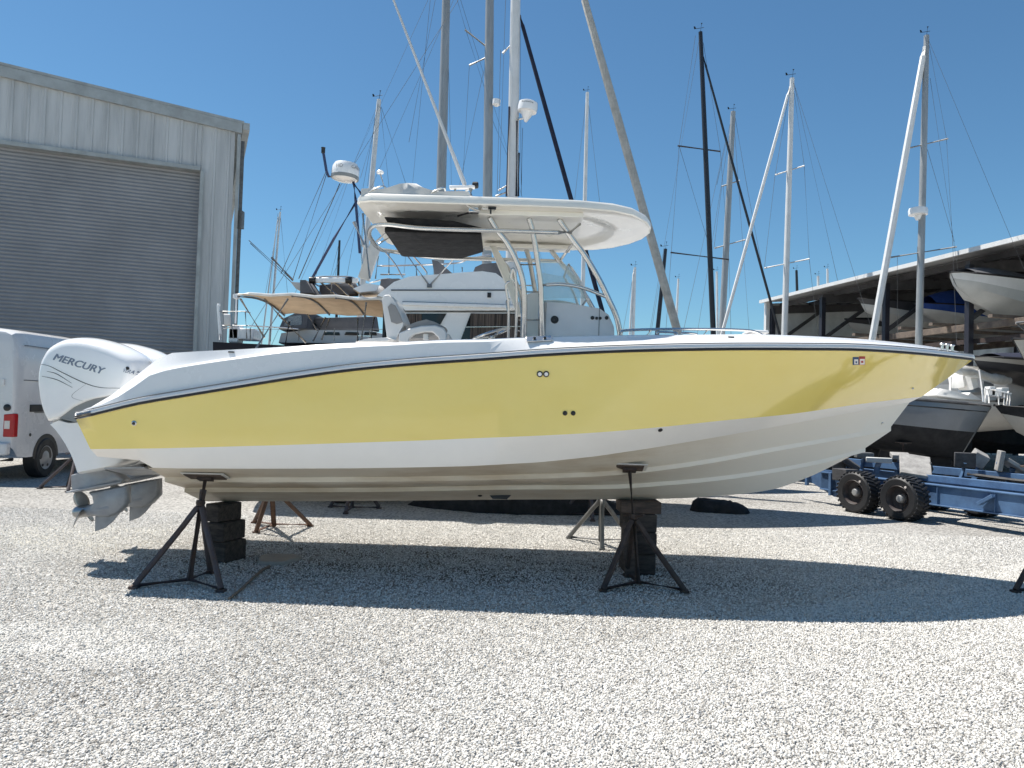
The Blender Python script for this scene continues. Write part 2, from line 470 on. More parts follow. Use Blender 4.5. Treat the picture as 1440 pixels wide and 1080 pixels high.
# ---- gunwale, coaming, liner
edge1 = [(121, 574), (152, 564), (186, 543), (217, 522), (232, 518), (269, 511), (340, 500.5), (405, 492), (480, 486), (560, 482), (620, 478.5), (680, 477.5), (735, 475), (875, 472), (1000, 471), (1079, 471), (1158, 474), (1237, 479), (1290, 484.5), (1330, 490.5), (1366, 500.5)]
coam = [(126, 573), (150, 560), (186, 533), (224, 503), (235, 497), (248, 496), (340, 491), (420, 486.5), (460, 484), (505, 480), (545, 477.5), (600, 477)]
def hb_e1(x):
    k = min(1, max(0, (x + 0.4) / 1.3)); return max(hb_rub(x) - (0.025 + 0.14 * k * k * (3 - 2 * k)), 0.0)
def hb_co(x):
    k = min(1, max(0, (x + 3.05) / 0.35)); return max(hb_e1(x) - 0.14 + 0.05 * k, 0.0)
def hb_in(x): return max(hb_e1(x) - 0.17, 0.0)
cE = curve(edge1, hb_e1)
E_ = samp(cE)
cxs, czs = xz(coam, hb_co); cof = pchip(cxs, czs)
def zco(x):
    k = min(1, max(0, (x + 1.6) / 0.6))
    return (1 - k) * max(cof(x), cE[2](x)) + k * (cE[2](x) + 0.012)
C_ = [V((p.x + (0.02 if i == 0 else 0), YC - hb_co(p.x), zco(p.x))) for i, p in enumerate(E_)]
E0 = [p - V((0, 0, min(0.02, 0.004 + 0.02 * (i / 6)))) for i, p in enumerate(E_)]
E_ = [V((p.x, YC - max(hb_e1(p.x) - 0.018, 0), p.z)) for p in E_]
Ein = [V((p.x, YC - max(hb_e1(p.x) - 0.065, 0), p.z + 0.006)) for p in E_]
I_ = [V((max(p.x, -3.12), YC - hb_in(p.x), max(zco(p.x) - 0.02, 1.36))) for p in E_]
SOLE = 1.30
D_ = [V((p.x, YC - max(min(hb_in(p.x) * 0.97, hb_paint(p.x) - 0.07), 0.0), max(SOLE, cP[2](p.x) + 0.04))) for p in I_]
I_ = [V((p.x, p.y, max(p.z, d.z + 0.02))) for p, d in zip(I_, D_)]
Rt = samp(cR, dz=0.055, dhb=-0.012)
g_ = MB()
nb = sum(1 for p in E_ if p.x < 3.95)
for sgn in (0, 1):
    g = (lambda q: q) if sgn == 0 else mir
    g_.loft([g(Rt), g(E0), g(E_), g(Ein), g(C_)], 0)
    g_.loft([g(C_)[:nb], g(I_)[:nb], g(D_)[:nb]], 0)
for i in range(nb - 1, NS - 1):                      # small foredeck
    g_.add([C_[i], C_[i + 1]] + mir([C_[i + 1], C_[i]]), [(0, 1, 2, 3)], 0)
for i in range(nb - 1):                              # cockpit sole
    g_.add([D_[i], D_[i + 1]] + mir([D_[i + 1], D_[i]]), [(0, 1, 2, 3)], 1)
g_.add([C_[nb - 1], D_[nb - 1]] + mir([D_[nb - 1], C_[nb - 1]]), [(0, 1, 2, 3)], 0)
# swim platform at the stern between the two gunwale ends and the forward bulkhead
i0 = next(i for i, p in enumerate(E_) if p.x > -3.14)
g_.loft([Rt[:i0], mir(Rt[:i0])], 0)
q = [V((-3.12, YC - 1.05, zco(-3.12) - 0.05)), V((-3.12, YC - 1.05, 1.30)), V((-3.12, YC + 1.05, 1.30)), V((-3.12, YC + 1.05, zco(-3.12) - 0.05))]
g_.prism(q, (0.12, 0, 0), 0)
g_.build("gunwale", [gel, greygel], boat, sharp=22)
gun_bvh = bvh_of(bpy.data.objects["gunwale"])

# ---- console
cs = MB()
cy = 7.22
co = [at(757, 478, cy), at(766, 421, cy), at(800, 423, cy), at(845, 431, cy), at(858, 440, cy), at(866, 458, cy), at(870, 478, cy)]
co = [V((p.x, cy, p.z)) for p in co]
co[0].z = SOLE; co[-1].z = SOLE; co[-1].x += 0.06
W = 2 * (YC - cy)
oc = [V((p.x, YC, p.z)) for p in co]
cs.pillow(oc, W / 2, (0, 1, 0), rnd=0.06)
con = cs.build("console", [greygel], boat, sharp=45)
con_bvh = bvh_of(con)
l = MB()
for px in (842.5,):
    A_, B2 = at(px, 432, cy - 0.001), at(px, 473, cy - 0.001)
    l.box((A_ + B2) / 2, (0.006, 0.006, (A_ - B2).length))
l.build("hatch_seam", wire, boat)
v_ = at(780, 449.5, cy)
ve = MB().lathe([(0.0, 0.012), (0.02, 0.012), (0.022, 0.004), (0.032, 0.004), (0.034, 0.012), (0.038, 0)], (v_.x, cy, v_.z), (0, -1, 0), 20)
ve.build("vent", blackpl, boat)
for (px, py, s_) in ((833, 447, 0.018), (839, 447.5, 0.014), (844, 447.5, 0.014), (853, 447, 0.018)):
    p = at(px, py, cy)
    MB().lathe([(0.0, 0.01), (s_, 0.008), (s_, 0)], (p.x, cy, p.z), (0, -1, 0), 12).build("console_fitting", blackpl, boat)
# dashboard column with the helm, facing aft
d0 = at(741, 478, 7.35); d1 = at(741, 411, 7.35); d2 = at(757, 411, 7.35); d3 = at(757, 478, 7.35)
db = [V((d0.x, YC, SOLE)), V((d1.x, YC, d1.z)), V((d2.x, YC, d2.z + 0.03)), V((d3.x + 0.02, YC, SOLE))]
MB().pillow(db, 0.42, (0, 1, 0), rnd=0.05).build("dashboard", [cream], boat, sharp=45)
# windscreen
wy0, wy1 = 7.28, 7.30
ws = [at(757, 421, wy0), at(757, 368, 7.35), at(768, 366, 7.35), at(800, 372, 7.35), at(815, 395, 7.33), at(826, 420, wy0), at(800, 419, wy0)]
ws = [V((p.x, p.y, p.z)) for p in ws]
wsm = [V((p.x, 2 * YC - p.y, p.z)) for p in ws]
w_ = MB(); w_.prism(ws, (0, 0.006, 0)); w_.prism(wsm, (0, -0.006, 0))
w_.add([ws[3], ws[4], ws[5], wsm[5], wsm[4], wsm[3]], [(0, 1, 4, 5), (1, 2, 3, 4)])
w_.build("windscreen", clear, boat)
wf = MB()
wf.tube(smooth_path([ws[3], ws[4], ws[5]]), 0.014); wf.tube(smooth_path([wsm[3], wsm[4], wsm[5]]), 0.014)
wf.tube([ws[5], wsm[5]], 0.012); wf.tube([ws[3], wsm[3]], 0.012)
wf.build("windscreen_frame", greygel, boat)
# steering wheel
hc = at(690, 470, 7.55); hc = V((hc.x, 7.55, hc.z))
ax = V((-0.35, 0, 1)).normalized(); x_, y_, _ = basis(ax)
sw = MB()
ringp = [hc + (x_ * math.cos(t) + y_ * math.sin(t)) * 0.19 for t in [2 * math.pi * k / 28 for k in range(28)]]
sw.tube(ringp, 0.012, 8, closed=True)
for k in range(5):
    t = 2 * math.pi * k / 5; sw.tube([hc - ax * 0.04, hc + (x_ * math.cos(t) + y_ * math.sin(t)) * 0.19], 0.008, 6)
sw.lathe([(0.03, -0.06), (0.035, -0.03), (0.0, -0.02)], hc, ax, 16)
sw.tube([hc - ax * 0.04, hc - ax * 0.1 + V((0.28, 0, -0.12))], 0.018, 8)
sw.build("steering_wheel", alu, boat)

# ---- hardtop
def htop(hw_, x0, x1):
    pts = []
    sh = [(0, -.86), (0.012, -.95), (0.05, -1), (0.3, -1), (0.55, -1), (0.72, -.975), (0.83, -.90), (0.90, -.76), (0.96, -.5), (0.99, -.25), (1, 0)]
    full = sh + [(a, -b) for a, b in reversed(sh[:-1])]
    for a, b in full: pts.append(V((x0 + (x1 - x0) * a, YC + b * hw_, 0)))
    return pts
zt = at(700, 288, 6.75).z
tx0 = at(499, 283, 6.78).x; tx1 = at(914, 306, YC).x
ol = htop(0.95, tx0, tx1)
ht = MB()
cen = V((-0.05, YC, 0))
lv = [(0.30, (0, 0, zt + 0.022)), (0.60, (0, 0, zt + 0.022)), (0.70, (0, 0, zt + 0.018)), (0.74, (0, 0, zt - 0.012)), (0.80, (0, 0, zt - 0.016)), (0.975, (0, 0, zt + 0.0)), (0.99, (0, 0, zt - 0.004)), (1.0, (0, 0, zt + 0.006)),
      (0.997, (0, 0, zt + 0.055)), (0.985, (0, 0, zt + 0.072)), (0.95, (0, 0, zt + 0.082)), (0.6, (0, 0, zt + 0.105)), (0.2, (0, 0, zt + 0.115))]
ht.rings(ol, lv, 0, cen)
top = ht.build("hardtop", [cream], boat, sharp=32)
MB().box((at(728, 296, 6.99).x + 0.12, 6.99, zt - 0.03), (0.95, 0.20, 0.045)).build("mounting_plate", cream, boat, bevel=0.008)
MB().box((at(728, 296, 6.99).x + 0.12, 2 * YC - 6.99, zt - 0.03), (0.95, 0.20, 0.045)).build("mounting_plate", cream, boat, bevel=0.008)
# legs of the hardtop: six pipes, rungs between the after ones
YL = lambda py: 6.99 + (py - 305) / 170 * 0.23
def pipe_px(pts, r, name, m=alu, both=True, n=10, yf=YL, par=None):
    path = smooth_path([V((at(a, b, yf(b)).x, yf(b), at(a, b, yf(b)).z)) for a, b in pts])
    o = MB().tube(path, r, n).build(name, m, par or boat)
    if both: MB().tube(mir(path), r, n).build(name, m, par or boat)
    return path
aft = [(687, 303), (699, 323), (713, 341), (727, 368), (734.5, 392), (737, 413), (737.5, 440), (736, 478)]
midp = [(743, 303), (750, 329), (756, 368), (760, 396), (761, 423), (763, 478)]
frt = [(783, 304), (803, 333), (823, 360), (843, 394), (856, 421), (868, 449), (875, 478)]
for L_ in (aft, midp, frt):
    L_[-1] = (L_[-1][0], 490)
    pipe_px(L_, 0.026, "hardtop_leg")
pipe_px([(722, 490), (725, 474), (726.5, 440), (726, 400), (722, 378), (719.5, 384), (719, 392)], 0.014, "grab_rail")
pipe_px([(713, 490), (714.5, 474), (715, 430), (711.5, 404), (713, 398), (717, 396)], 0.012, "grab_rail")
for y in (372, 410.5, 450):
    xa = np.interp(y, [p[1] for p in aft], [p[0] for p in aft]); xm = np.interp(y, [p[1] for p in midp], [p[0] for p in midp])
    pipe_px([(xa - 2, y), (xm + 2, y)], 0.013, "rung")
pipe_px([(732, 450), (727, 450)], 0.010, "rung")
pipe_px([(764, 401), (790, 400), (820, 405), (851, 417)], 0.017, "side_rail")
pipe_px([(850, 417), (842, 440), (838, 478)], 0.012, "strut") if False else None
# horizontal frame under the hardtop, looping aft
zf = at(640, 323, 7.02).z
nr = [V((at(804, 332, 7.0).x, 7.0, zf)), V((at(690, 326, 7.0).x, 7.0, zf)), V((at(595, 321, 7.0).x, 7.0, zf)), V((at(545, 315, 7.0).x, 7.02, zf + 0.03)), V((at(524, 318, 7.1).x, 7.12, zf + 0.03)), V((at(518, 325, 7.3).x, 7.35, zf)), V((at(518, 325, 7.3).x + 0.0, YC, zf - 0.03))]
path = smooth_path(nr)
MB().tube(path + list(reversed(mir(path)))[1:], 0.021, 10).build("hardtop_frame", alu, boat)
for (xa, ya) in ((-1.05, 7.3), (-1.05, 8.1), (-1.22, 7.55), (-1.22, 7.85)):
    MB().tube([(xa, ya, zt - 0.03), (xa - 0.18, ya + (0.1 if ya < YC else -0.1), zf)], 0.013, 8).build("frame_strut", alu, boat)
# front braces
for s_ in (-1, 1):
    MB().tube([(at(800, 340, 7.02).x, YC + s_ * 0.68, zf), (at(815, 345, 7.2).x, YC + s_ * 0.45, zt - 0.03)], 0.016, 8).build("frame_strut", alu, boat)
# black storage bags slung under the top
bo = [V((at(546, 326, 7.3).x, 7.1, 0)), V((at(676, 331, 7.1).x, 7.1, 0)), V((at(678, 341, 7.6).x, 7.9, 0)), V((at(648, 349, 7.9).x, 8.25, 0)), V((at(560, 346, 8.0).x, 8.25, 0))]
MB().rings(bo, [(0.93, (0, 0, zf - 0.035)), (1, (0, 0, zf - 0.02)), (1, (0, 0, zf + 0.02)), (0.92, (0, 0, zf + 0.05))]).build("overhead_storage_bag", blackcloth, boat, sharp=60)
zb = [at(540, 305, 7.04), at(600, 308, 7.04), at(640, 311, 7.04), at(682, 321, 7.04), at(682, 325, 7.04), at(650, 325, 7.04), at(596, 321.5, 7.04), at(545, 313, 7.04)]
MB().pillow([V((p.x, 7.06, p.z)) for p in zb], 0.05).build("rolled_side_curtain", blackcloth, boat, sharp=60)
# rolled clear curtain hanging at the far after leg, cream
cu1 = [at(688, 345, 8.1), at(697, 345, 8.1), at(712, 372, 8.1), at(727, 410, 8.1), at(733, 445, 8.1), at(727, 445, 8.1), at(716, 412, 8.1), at(700, 374, 8.1)]
MB().pillow([V((p.x, 8.12, p.z)) for p in cu1], 0.05).build("hanging_curtain", cream, boat, sharp=60)
# cushion-like side wing at the console (beige panel between the after legs)
# junction box, light bar
p = at(662, 296, 6.9)
MB().box((p.x + 0.03, 6.85, p.z), (0.09, 0.08, 0.07)).box((p.x + 0.16, 6.85, p.z + 0.02), (0.12, 0.06, 0.05)).build("outrigger_mount", alu, boat, bevel=0.006)
a_, b_ = at(643, 304, 6.90), at(662, 298.5, 6.90)
MB().tube([a_, b_], 0.012).build("outrigger_handle", blackpl, boat)
a_, b_, c_ = at(653, 286, 6.8), at(664, 293, 6.8), at(676, 297, 6.8)
MB().tube(smooth_path([a_, b_, c_]), 0.008).build("cable", alu, boat)
MB().box((at(692, 292, 6.78).x, 6.8, at(692, 292, 6.78).z), (0.07, 0.02, 0.02)).box((at(690, 295, 6.78).x, 6.8, at(690, 296, 6.78).z), (0.015, 0.02, 0.05)).build("deck_light", blackpl, boat)
# top side: folded canvas, antenna mount, whip, gps mushroom
zc = zt + 0.08
cv = MB()
secs = []
rng = random.Random(3)
for i in range(15):
    t = i / 14; x = at(511, 272, 6.90).x + t * (at(660, 272, 6.90).x - at(511, 272, 6.90).x)
    hgt = 0.03 + 0.105 * math.exp(-((t - .42) / .2) ** 2) + 0.03 * math.exp(-((t - .05) / .08) ** 2) + 0.035 * math.exp(-((t - .93) / .2) ** 2)
    wob = rng.uniform(-.012, .012)
    secs.append([V((x, 6.80 + wob, zc - 0.03)), V((x, 6.80 + wob, zc + hgt * 0.75)), V((x, 6.88, zc + hgt + wob * .6)), V((x, 7.3, zc + hgt * 0.9 + wob)), V((x, 7.9, zc + hgt * .7 - wob)), V((x, 8.3, zc - 0.03))])
cv.loft(secs, caps=True)
cv.build("folded_canvas", whitecloth, boat, sharp=70)
for xx in (0.15, 0.42, 0.75):
    x = at(511, 272, 6.90).x + xx * 0.9
    MB().tube(smooth_path([(x - .1, 6.815, zc), (x, 6.80, zc + .05), (x + 0.06, 6.9, zc + 0.09), (x + .02, 7.4, zc + 0.08)]), 0.008, 6).build("canvas_bow", alu, boat)
YA = 7.3
A0 = at(657, 268, YA); A1 = at(653, 258, YA); A2 = at(551, -6, YA); A3 = at(520, -90, YA)
MB().tube([A0, A1, A1 + (A2 - A1) * .2, A2, A3], [0.022, 0.022, 0.017, 0.0105, 0.007], 8).build("whip_antenna", mastwhite, boat)
q0, q1 = at(632, 264, 7.2), at(668, 263, 7.2)
MB().beam(q0, q1, 0.06, 0.028).build("light_bar", gel, boat, bevel=0.006)
MB().lathe([(0.02, 0), (0.032, 0.01), (0.032, 0.05), (0.02, 0.06)], at(664, 260.5, 7.2), (1, 0, 0.05), 14).build("searchlight", blackpl, boat)
MB().tube([at(640, 266, 7.2), at(640, 276, 7.2)], 0.012).build("light_bar_post", alu, boat)
MB().tube([at(662, 266, 7.2), at(662, 276, 7.2)], 0.02).build("light_bar_post", alu, boat)
g0, g1 = at(544, 276, 7.0), at(534.5, 243, 7.0)
MB().tube([g0, g1], 0.009).build("gps_stalk", mastwhite, boat)
MB().lathe([(0.012, -0.012), (0.03, -0.008), (0.035, 0.006), (0.022, 0.022), (0.0, 0.027)], g1, (0, 0, 1), 16).build("gps_antenna", gel, boat)

# ---- helm seat
ys = 7.42
def sil(pts, Y): return [V((at(a, b, Y).x, Y, at(a, b, Y).z)) for a, b in pts]
bk = sil([(542, 424), (546, 418), (552, 417.5), (559, 423), (567, 437), (573, 452), (574, 462), (566, 478), (556, 500), (552, 500), (547, 462)], ys)
seat = thing_part = MB().pillow(bk, 0.27, rnd=0.10).build("helm_seat", whitevinyl, boat, sharp=60)
cu_o = sil([(551, 436), (556, 431), (562, 434), (569, 447), (573, 458), (564, 461), (556, 458)], ys - .0)
MB().pillow(cu_o, 0.285, rnd=0.08).build("seat_cushion", vinyl, seat, sharp=60)
sc_ = sil([(572, 462), (590, 455), (603, 452), (614, 455), (628, 462), (626, 472), (600, 480), (575, 480)], ys)
MB().pillow(sc_, 0.24, rnd=0.10).build("seat_cushion", vinyl, seat, sharp=60)
arm = [(560, 481), (561, 468), (575, 462), (592, 458), (612, 457), (624, 461), (629, 470), (627, 481), (619, 482), (616, 474), (608, 467), (596, 467), (583, 470), (575, 476), (574, 482)]
ar = sil(arm, 7.13)
MB().prism(ar, (0, 0.06, 0)).build("armrest", whitevinyl, seat, bevel=0.012)
ar2 = [V((p.x, 2 * YC - ys * 0 - 7.62, p.z)) for p in ar]
MB().prism(ar2, (0, 0.06, 0)).build("armrest", whitevinyl, seat, bevel=0.012)
MB().box((at(596, 500, ys).x, ys, 1.55), (0.5, 0.5, 0.5)).build("seat_base", gel, seat, bevel=0.03)
# small items at the rail
p = at(599, 474, 7.2); MB().box(p, (0.05, 0.05, 0.06)).build("latch", whitevinyl, seat, bevel=0.008)
pd = [at(x, y, 7.1) for x, y in ((500, 482), (520, 477), (548, 475.5), (556, 478), (550, 482))]
MB().pillow([V((p.x, 7.15, p.z)) for p in pd], 0.18).build("coaming_pad", whitevinyl, boat, sharp=60)

# ---- deck plate with drain fittings on the gunwale
a_, n_ = hit(gun_bvh, 758, 477.5, 0.004)
if a_ is not None:
    b_, _ = hit(gun_bvh, 740, 478.5, 0.004); c_, _ = hit(gun_bvh, 776, 476.5, 0.004)
    dx = (c_ - b_); up = n_.cross(dx).normalized() * 0.03
    pl = MB().prism([b_ - up, c_ - up, c_ + up, b_ + up], n_ * 0.012).build("deck_plate", alu, boat, bevel=0.004)
    for (px, py) in ((751.5, 478.5), (766, 478.2)):
        p, n2 = hit(gun_bvh, px, py, 0.017)
        MB().box(p, (0.022, 0.012, 0.032)).build("rod_holder", blackpl, boat)
for (px, py) in ((325.5, 495.2), (1028, 474.6)):
    p, n2 = hit(gun_bvh, px, py, 0.004)
    if p is not None: MB().box(p, (0.05, 0.012, 0.010)).build("vent_slot", blackpl, boat)

# ---- bow rail
YR = lambda py: 7.05
br = [(872, 468), (880, 464.5), (930, 463), (1000, 463), (1040, 464), (1060, 466), (1072, 471)]
def bowpath(pts, inset=0.22):
    out = []
    for a, b in pts:
        Y = 7.0
        for _ in range(20):
            p = at(a, b, Y); Y = 0.5 * Y + 0.5 * (YC - max(hb_e1(p.x) - inset, 0))
        out.append(at(a, b, Y))
    return smooth_path(out)
bp = bowpath(br)
for P in (bp, mir(bp)): MB().tube(P, 0.0125, 8).build("bow_rail", alu, boat)
for pts in ([(909, 473), (915, 464)], [(988, 473), (995, 463.5)], [(924, 470), (926, 467), (950, 468), (952, 472)], [(958, 471), (960, 468), (978, 469.5), (981, 472)]):
    P = bowpath(pts)
    for q in (P, mir(P)): MB().tube(q, 0.010, 8).build("rail_stanchion", alu, boat)
# foredeck fittings
for (px, py) in ((1325, 487.5), (1332, 488.5), (1339, 490)):
    p = at(px, py, YC - 0.15); MB().lathe([(0.012, -0.03), (0.014, 0.02), (0.026, 0.026), (0.02, 0.036)], p, (0, 0, 1), 12).build("deck_cleat", alu, boat)
p = at(1062, 468.5, 7.1); MB().box(p, (0.16, 0.3, 0.03)).build("bow_cushion", greygel, boat, bevel=0.012)

# ---- through-hull fittings
def fitting(px, py, r, name, m, ring=None):
    p, n = hit(hull_bvh, px, py, 0.001)
    if p is None: return
    o = MB().lathe([(r, 0), (r, 0.006), (r * 0.6, 0.012), (0, 0.012)], p, n, 16).build(name, ring or m, boat)
    if ring: MB().lathe([(r * 0.62, 0.0), (r * .62, 0.0135), (0, 0.0135)], p, n, 14).build("outlet", m, o)
for a in ((759, 526), (768, 526)): fitting(*a, 0.026, "through_hull", bootwhite, blackpl)
for a in ((794.5, 581), (806, 581), (928.5, 604.5)): fitting(*a, 0.020, "drain", blackpl)
fitting(189, 595, 0.022, "drain", blackpl, alu)
fitting(1283, 546, 0.010, "drain", alu)
fitting(1240, 595, 0.012, "drain", alu)
fitting(675, 696.5, 0.022, "intake", blackpl)
p, n = hit(hull_bvh, 703, 696.5, 0.004)
if p is not None:
    MB().prism([p + V(q) for q in ((-.11, 0, .022), (.11, 0, .022), (.07, -.004, -.022), (-.07, -.004, -.022))], n * 0.012).build("transducer", blackpl, boat)
# registration stickers
def sticker(px0, px1, py0, py1, m, name, parent, lift=0.002):
    qs = [hit(hull_bvh, a, b, lift)[0] for a, b in ((px0, py1), (px1, py1), (px1, py0), (px0, py0))]
    return MB().add(qs, [(0, 1, 2, 3)]).build(name, m, parent)
s1 = sticker(1199, 1207.5, 502, 513, bluemat, "registration_sticker", boat)
sticker(1201, 1206.3, 505, 512, bootwhite, "sticker_panel", s1, 0.003); sticker(1202.7, 1204.8, 507.5, 510.5, bluemat, "sticker_mark", s1, 0.004)
s2 = sticker(1208, 1216.5, 501, 513, redmat, "registration_sticker", boat)
sticker(1209, 1215.8, 504.5, 512.3, bootwhite, "sticker_panel", s2, 0.003); sticker(1210.5, 1213.7, 507, 510, redmat, "sticker_mark", s2, 0.004)

# ---- trim tabs
for s_ in (0, 1):
    P = [V((at(a, b, 6.75).x, 6.75, at(a, b, 6.75).z)) for a, b in ((146, 657.5), (203, 656.5), (224, 667), (166, 668))]
    Q = [P[0], P[1], V((P[1].x, 7.2, P[1].z - 0.09)), V((P[0].x + .02, 7.2, P[0].z - 0.1))]
    if s_: Q = mir(Q)
    MB().prism(Q, (0, 0, -0.012)).build("trim_tab", gearalu, boat)
    a_ = (Q[0] + Q[2]) / 2
    MB().tube([a_, a_ + V((0.22, 0, 0.12))], 0.014).build("trim_ram", blackpl, boat)

# ---- outboard motors
YE = 7.37
eng = bpy.data.objects.new("outboard_motor", None); COL.objects.link(eng); eng.parent = boat
def esil(pts, Y=YE - .08): return [V((at(a, b, Y).x, YE, at(a, b, Y).z)) for a, b in pts]
cowl = esil(Y=7.185, pts=[(71, 594), (63, 577), (58, 554), (56, 529), (59.5, 507), (66, 493), (73, 484), (87, 476), (100, 473), (117, 473), (134, 475.5), (157, 482), (171, 488), (186, 497), (195, 509), (196, 530), (186, 549), (166, 557), (140, 562), (112, 574), (90, 590)])
ccen = V((at(120, 560, YE).x, YE, at(120, 560, YE).z))
lv = []
for k in range(11):
    t = -math.pi / 2 + math.pi * k / 10
    pass
for s_, y_ in ((.55, -.285), (.80, -.283), (.86, -.275), (.905, -.255), (.945, -.215), (.975, -.15), (1, -.05), (1, .05), (.975, .15), (.945, .215), (.905, .255), (.86, .275), (.80, .283), (.55, .285)): lv.append((s_, V((0, y_, 0))))
cw = MB(); cw.rings([p for p in smooth_path(cowl + [cowl[0]], 3)[:-1]], lv, 0, ccen)
cowlo = cw.build("cowl", enginewhite, eng, sharp=70)
cb = bvh_of(cowlo)
def drape(vs, fs, name, m, parent, lift=0.0025, thick=0.0):
    out = []
    for v in vs:
        loc, n, i, d = cb.ray_cast(V((v.x, 5.5, v.z)), V((0, 1, 0)))
        out.append(V((v.x, (loc.y if loc is not None else YE - 0.25) - lift + (v.y if abs(v.y) < .01 else 0), v.z)))
    return MB().add(out, fs).build(name, m, parent)
def ontoE(px, py):
    d = ray(px, py).normalized(); loc = cb.ray_cast(CAM, d)[0]
    return loc if loc is not None else at(px, py, YE - .26)
tv, tf = text_mesh("MERCURY", 0.125, 0.25)
tv, tf = subdivide(tv, tf, 1)
w0 = max(v.x for v in tv)
pa, pb = ontoE(73.5, 505.5), ontoE(146, 527)
ex = V((pb.x - pa.x, 0, pb.z - pa.z)); sc = ex.length / w0; ex.normalize(); ez = V((-ex.z, 0, ex.x))
lt_v, lt_f = [], []
for q, (ox, oz) in enumerate(((-.0035, 0), (0, .0012), (.0035, 0), (0, -.0012))):
    o_ = len(lt_v); lt_v += [V((pa.x, -.0002 * q, pa.z)) + ex * (v.x * sc + ox) + ez * (v.y * sc * 0.86 + oz) for v in tv]; lt_f += [tuple(i + o_ for i in f) for f in tf]
drape(lt_v, lt_f, "lettering", lettergrey, eng)
tv, tf = text_mesh("VERADO", 0.06, 0.25, bold=0.001)
pa, pb = ontoE(186.5, 523.5), ontoE(193, 526)
ex = V((1, 0, -0.22)).normalized(); ez = V((-ex.z, 0, ex.x))
drape([V((pa.x - .07, 0, pa.z)) + ex * (v.x * .55) + ez * (v.y * .8) for v in tv], tf, "lettering", lettergrey, eng)
def stripe(pts, wpx, m, name="pinstripe"):
    P = smooth_path([ontoE(a, b) for a, b in pts], 8); vs, fs = [], []
    for i, p in enumerate(P):
        d = P[min(i + 1, len(P) - 1)] - P[max(i - 1, 0)]; n = V((-d.z, 0, d.x)).normalized()
        w = wpx * 0.0034 * (0.25 + 0.75 * math.sin(math.pi * min(max(i / (len(P) - 1), .12), .88)))
        vs += [p + n * w, p - n * w]
    for i in range(len(P) - 1): fs.append((2 * i, 2 * i + 1, 2 * i + 3, 2 * i + 2))
    drape(vs, fs, name, m, eng)
stripe([(57.5, 512), (70, 515), (90, 525), (120, 539), (142, 545), (171, 546)], 1.0, darkline)
stripe([(66, 522), (80, 526), (101, 539)], 0.9, darkline)
stripe([(59, 529), (80, 534), (102, 545)], 0.9, darkline)
stripe([(121, 540), (101, 557), (122, 565)], 0.45, wire)
p = ontoE(179, 518); MB().lathe([(0.016, -0.01), (0.016, 0.006), (0.0, 0.008)], p, (0, -1, 0), 14).build("flush_port", blackpl, eng)
gp = esil(Y=7.19, pts=[(84, 588), (104, 574), (123, 563.5), (140, 558.5), (160, 557), (172, 562), (160, 575), (128, 593), (108, 594)])
MB().pillow(gp, 0.262, rnd=0.06).build("grey_chaps", enginegrey, eng, sharp=60)
MB().box((at(160, 552, YE).x, YE, at(160, 552, YE).z), (0.14, 0.36, 0.09)).build("cowl_recess", blackpl, eng, bevel=0.02)
ml = esil(Y=7.19, pts=[(71, 594), (78, 601), (86, 611), (95, 625), (103, 640), (109, 655), (113, 668), (140, 663), (168, 657), (180, 648), (182, 610), (170, 585), (128, 590), (100, 592), (84, 588)])
MB().pillow(ml, 0.235, rnd=0.10, center=V((at(130, 620, YE).x, YE, at(130, 620, YE).z))).build("midsection", enginewhite, eng, sharp=60)
for (px, py) in ((85, 610), (105, 641), (118, 662)):
    p = at(px + 5, py, YE - 0.20); MB().lathe([(0.009, -0.02), (0.009, 0.012), (0, 0.014)], p, (-0.3, -1, 0), 10).build("bolt", wire, eng)
up = esil([(98, 668), (113, 664), (147, 660), (160, 664), (174, 675), (172, 680), (136, 688), (101, 694), (98, 684)])
MB().pillow(up, 0.08, rnd=0.08).build("upper_gearcase", gearalu, eng, sharp=60)
av = [at(98.5, 690, YE), at(178, 675, YE)]
avd = (av[1] - av[0]); MB().prism([V((av[0].x, YE - .07, av[0].z)), V((av[0].x + .1, YE - .15, av[0].z + .02)), V((av[1].x, YE - .10, av[1].z)), V((av[1].x, YE + .10, av[1].z)), V((av[0].x + .1, YE + .15, av[0].z + .02)), V((av[0].x, YE + .07, av[0].z))], (0, 0, -0.018)).build("antiventilation_plate", gearalu, eng, bevel=0.004)
lg = esil([(121, 692.5), (150, 687), (177, 682.5), (177.5, 708), (165, 722), (150, 728), (134, 728), (124, 724), (122, 714), (128, 708), (126, 698)])
MB().pillow(lg, 0.058, rnd=0.16).build("gearcase", gearalu, eng, sharp=60)
hub0, hub1 = at(176, 711, YE), at(118, 719, YE)
hd = (hub1 - hub0)
MB().tube([hub0 + V((.02, 0, 0)), hub0 + hd * .12, hub0 + hd * .35, hub0 + hd * .8, hub0 + hd * 0.93], [0.012, 0.045, 0.062, 0.058, 0.054], 18).build("torpedo", gearalu, eng)
sk = esil([(128, 727), (150, 725), (165, 720), (152, 736), (142, 744), (127.5, 749.5)])
MB().prism([p - V((0, 0.010, 0)) for p in sk], (0, 0.02, 0)).build("skeg", gearalu, eng, bevel=0.004)
prop = MB()
hn = hd.normalized(); bx, by, _ = basis(hn); hc_ = hub0 + hd * 0.93
prop.lathe([(0.056, -0.02), (0.056, 0.09), (0.045, 0.115), (0.02, 0.118)], hc_, hn, 20)
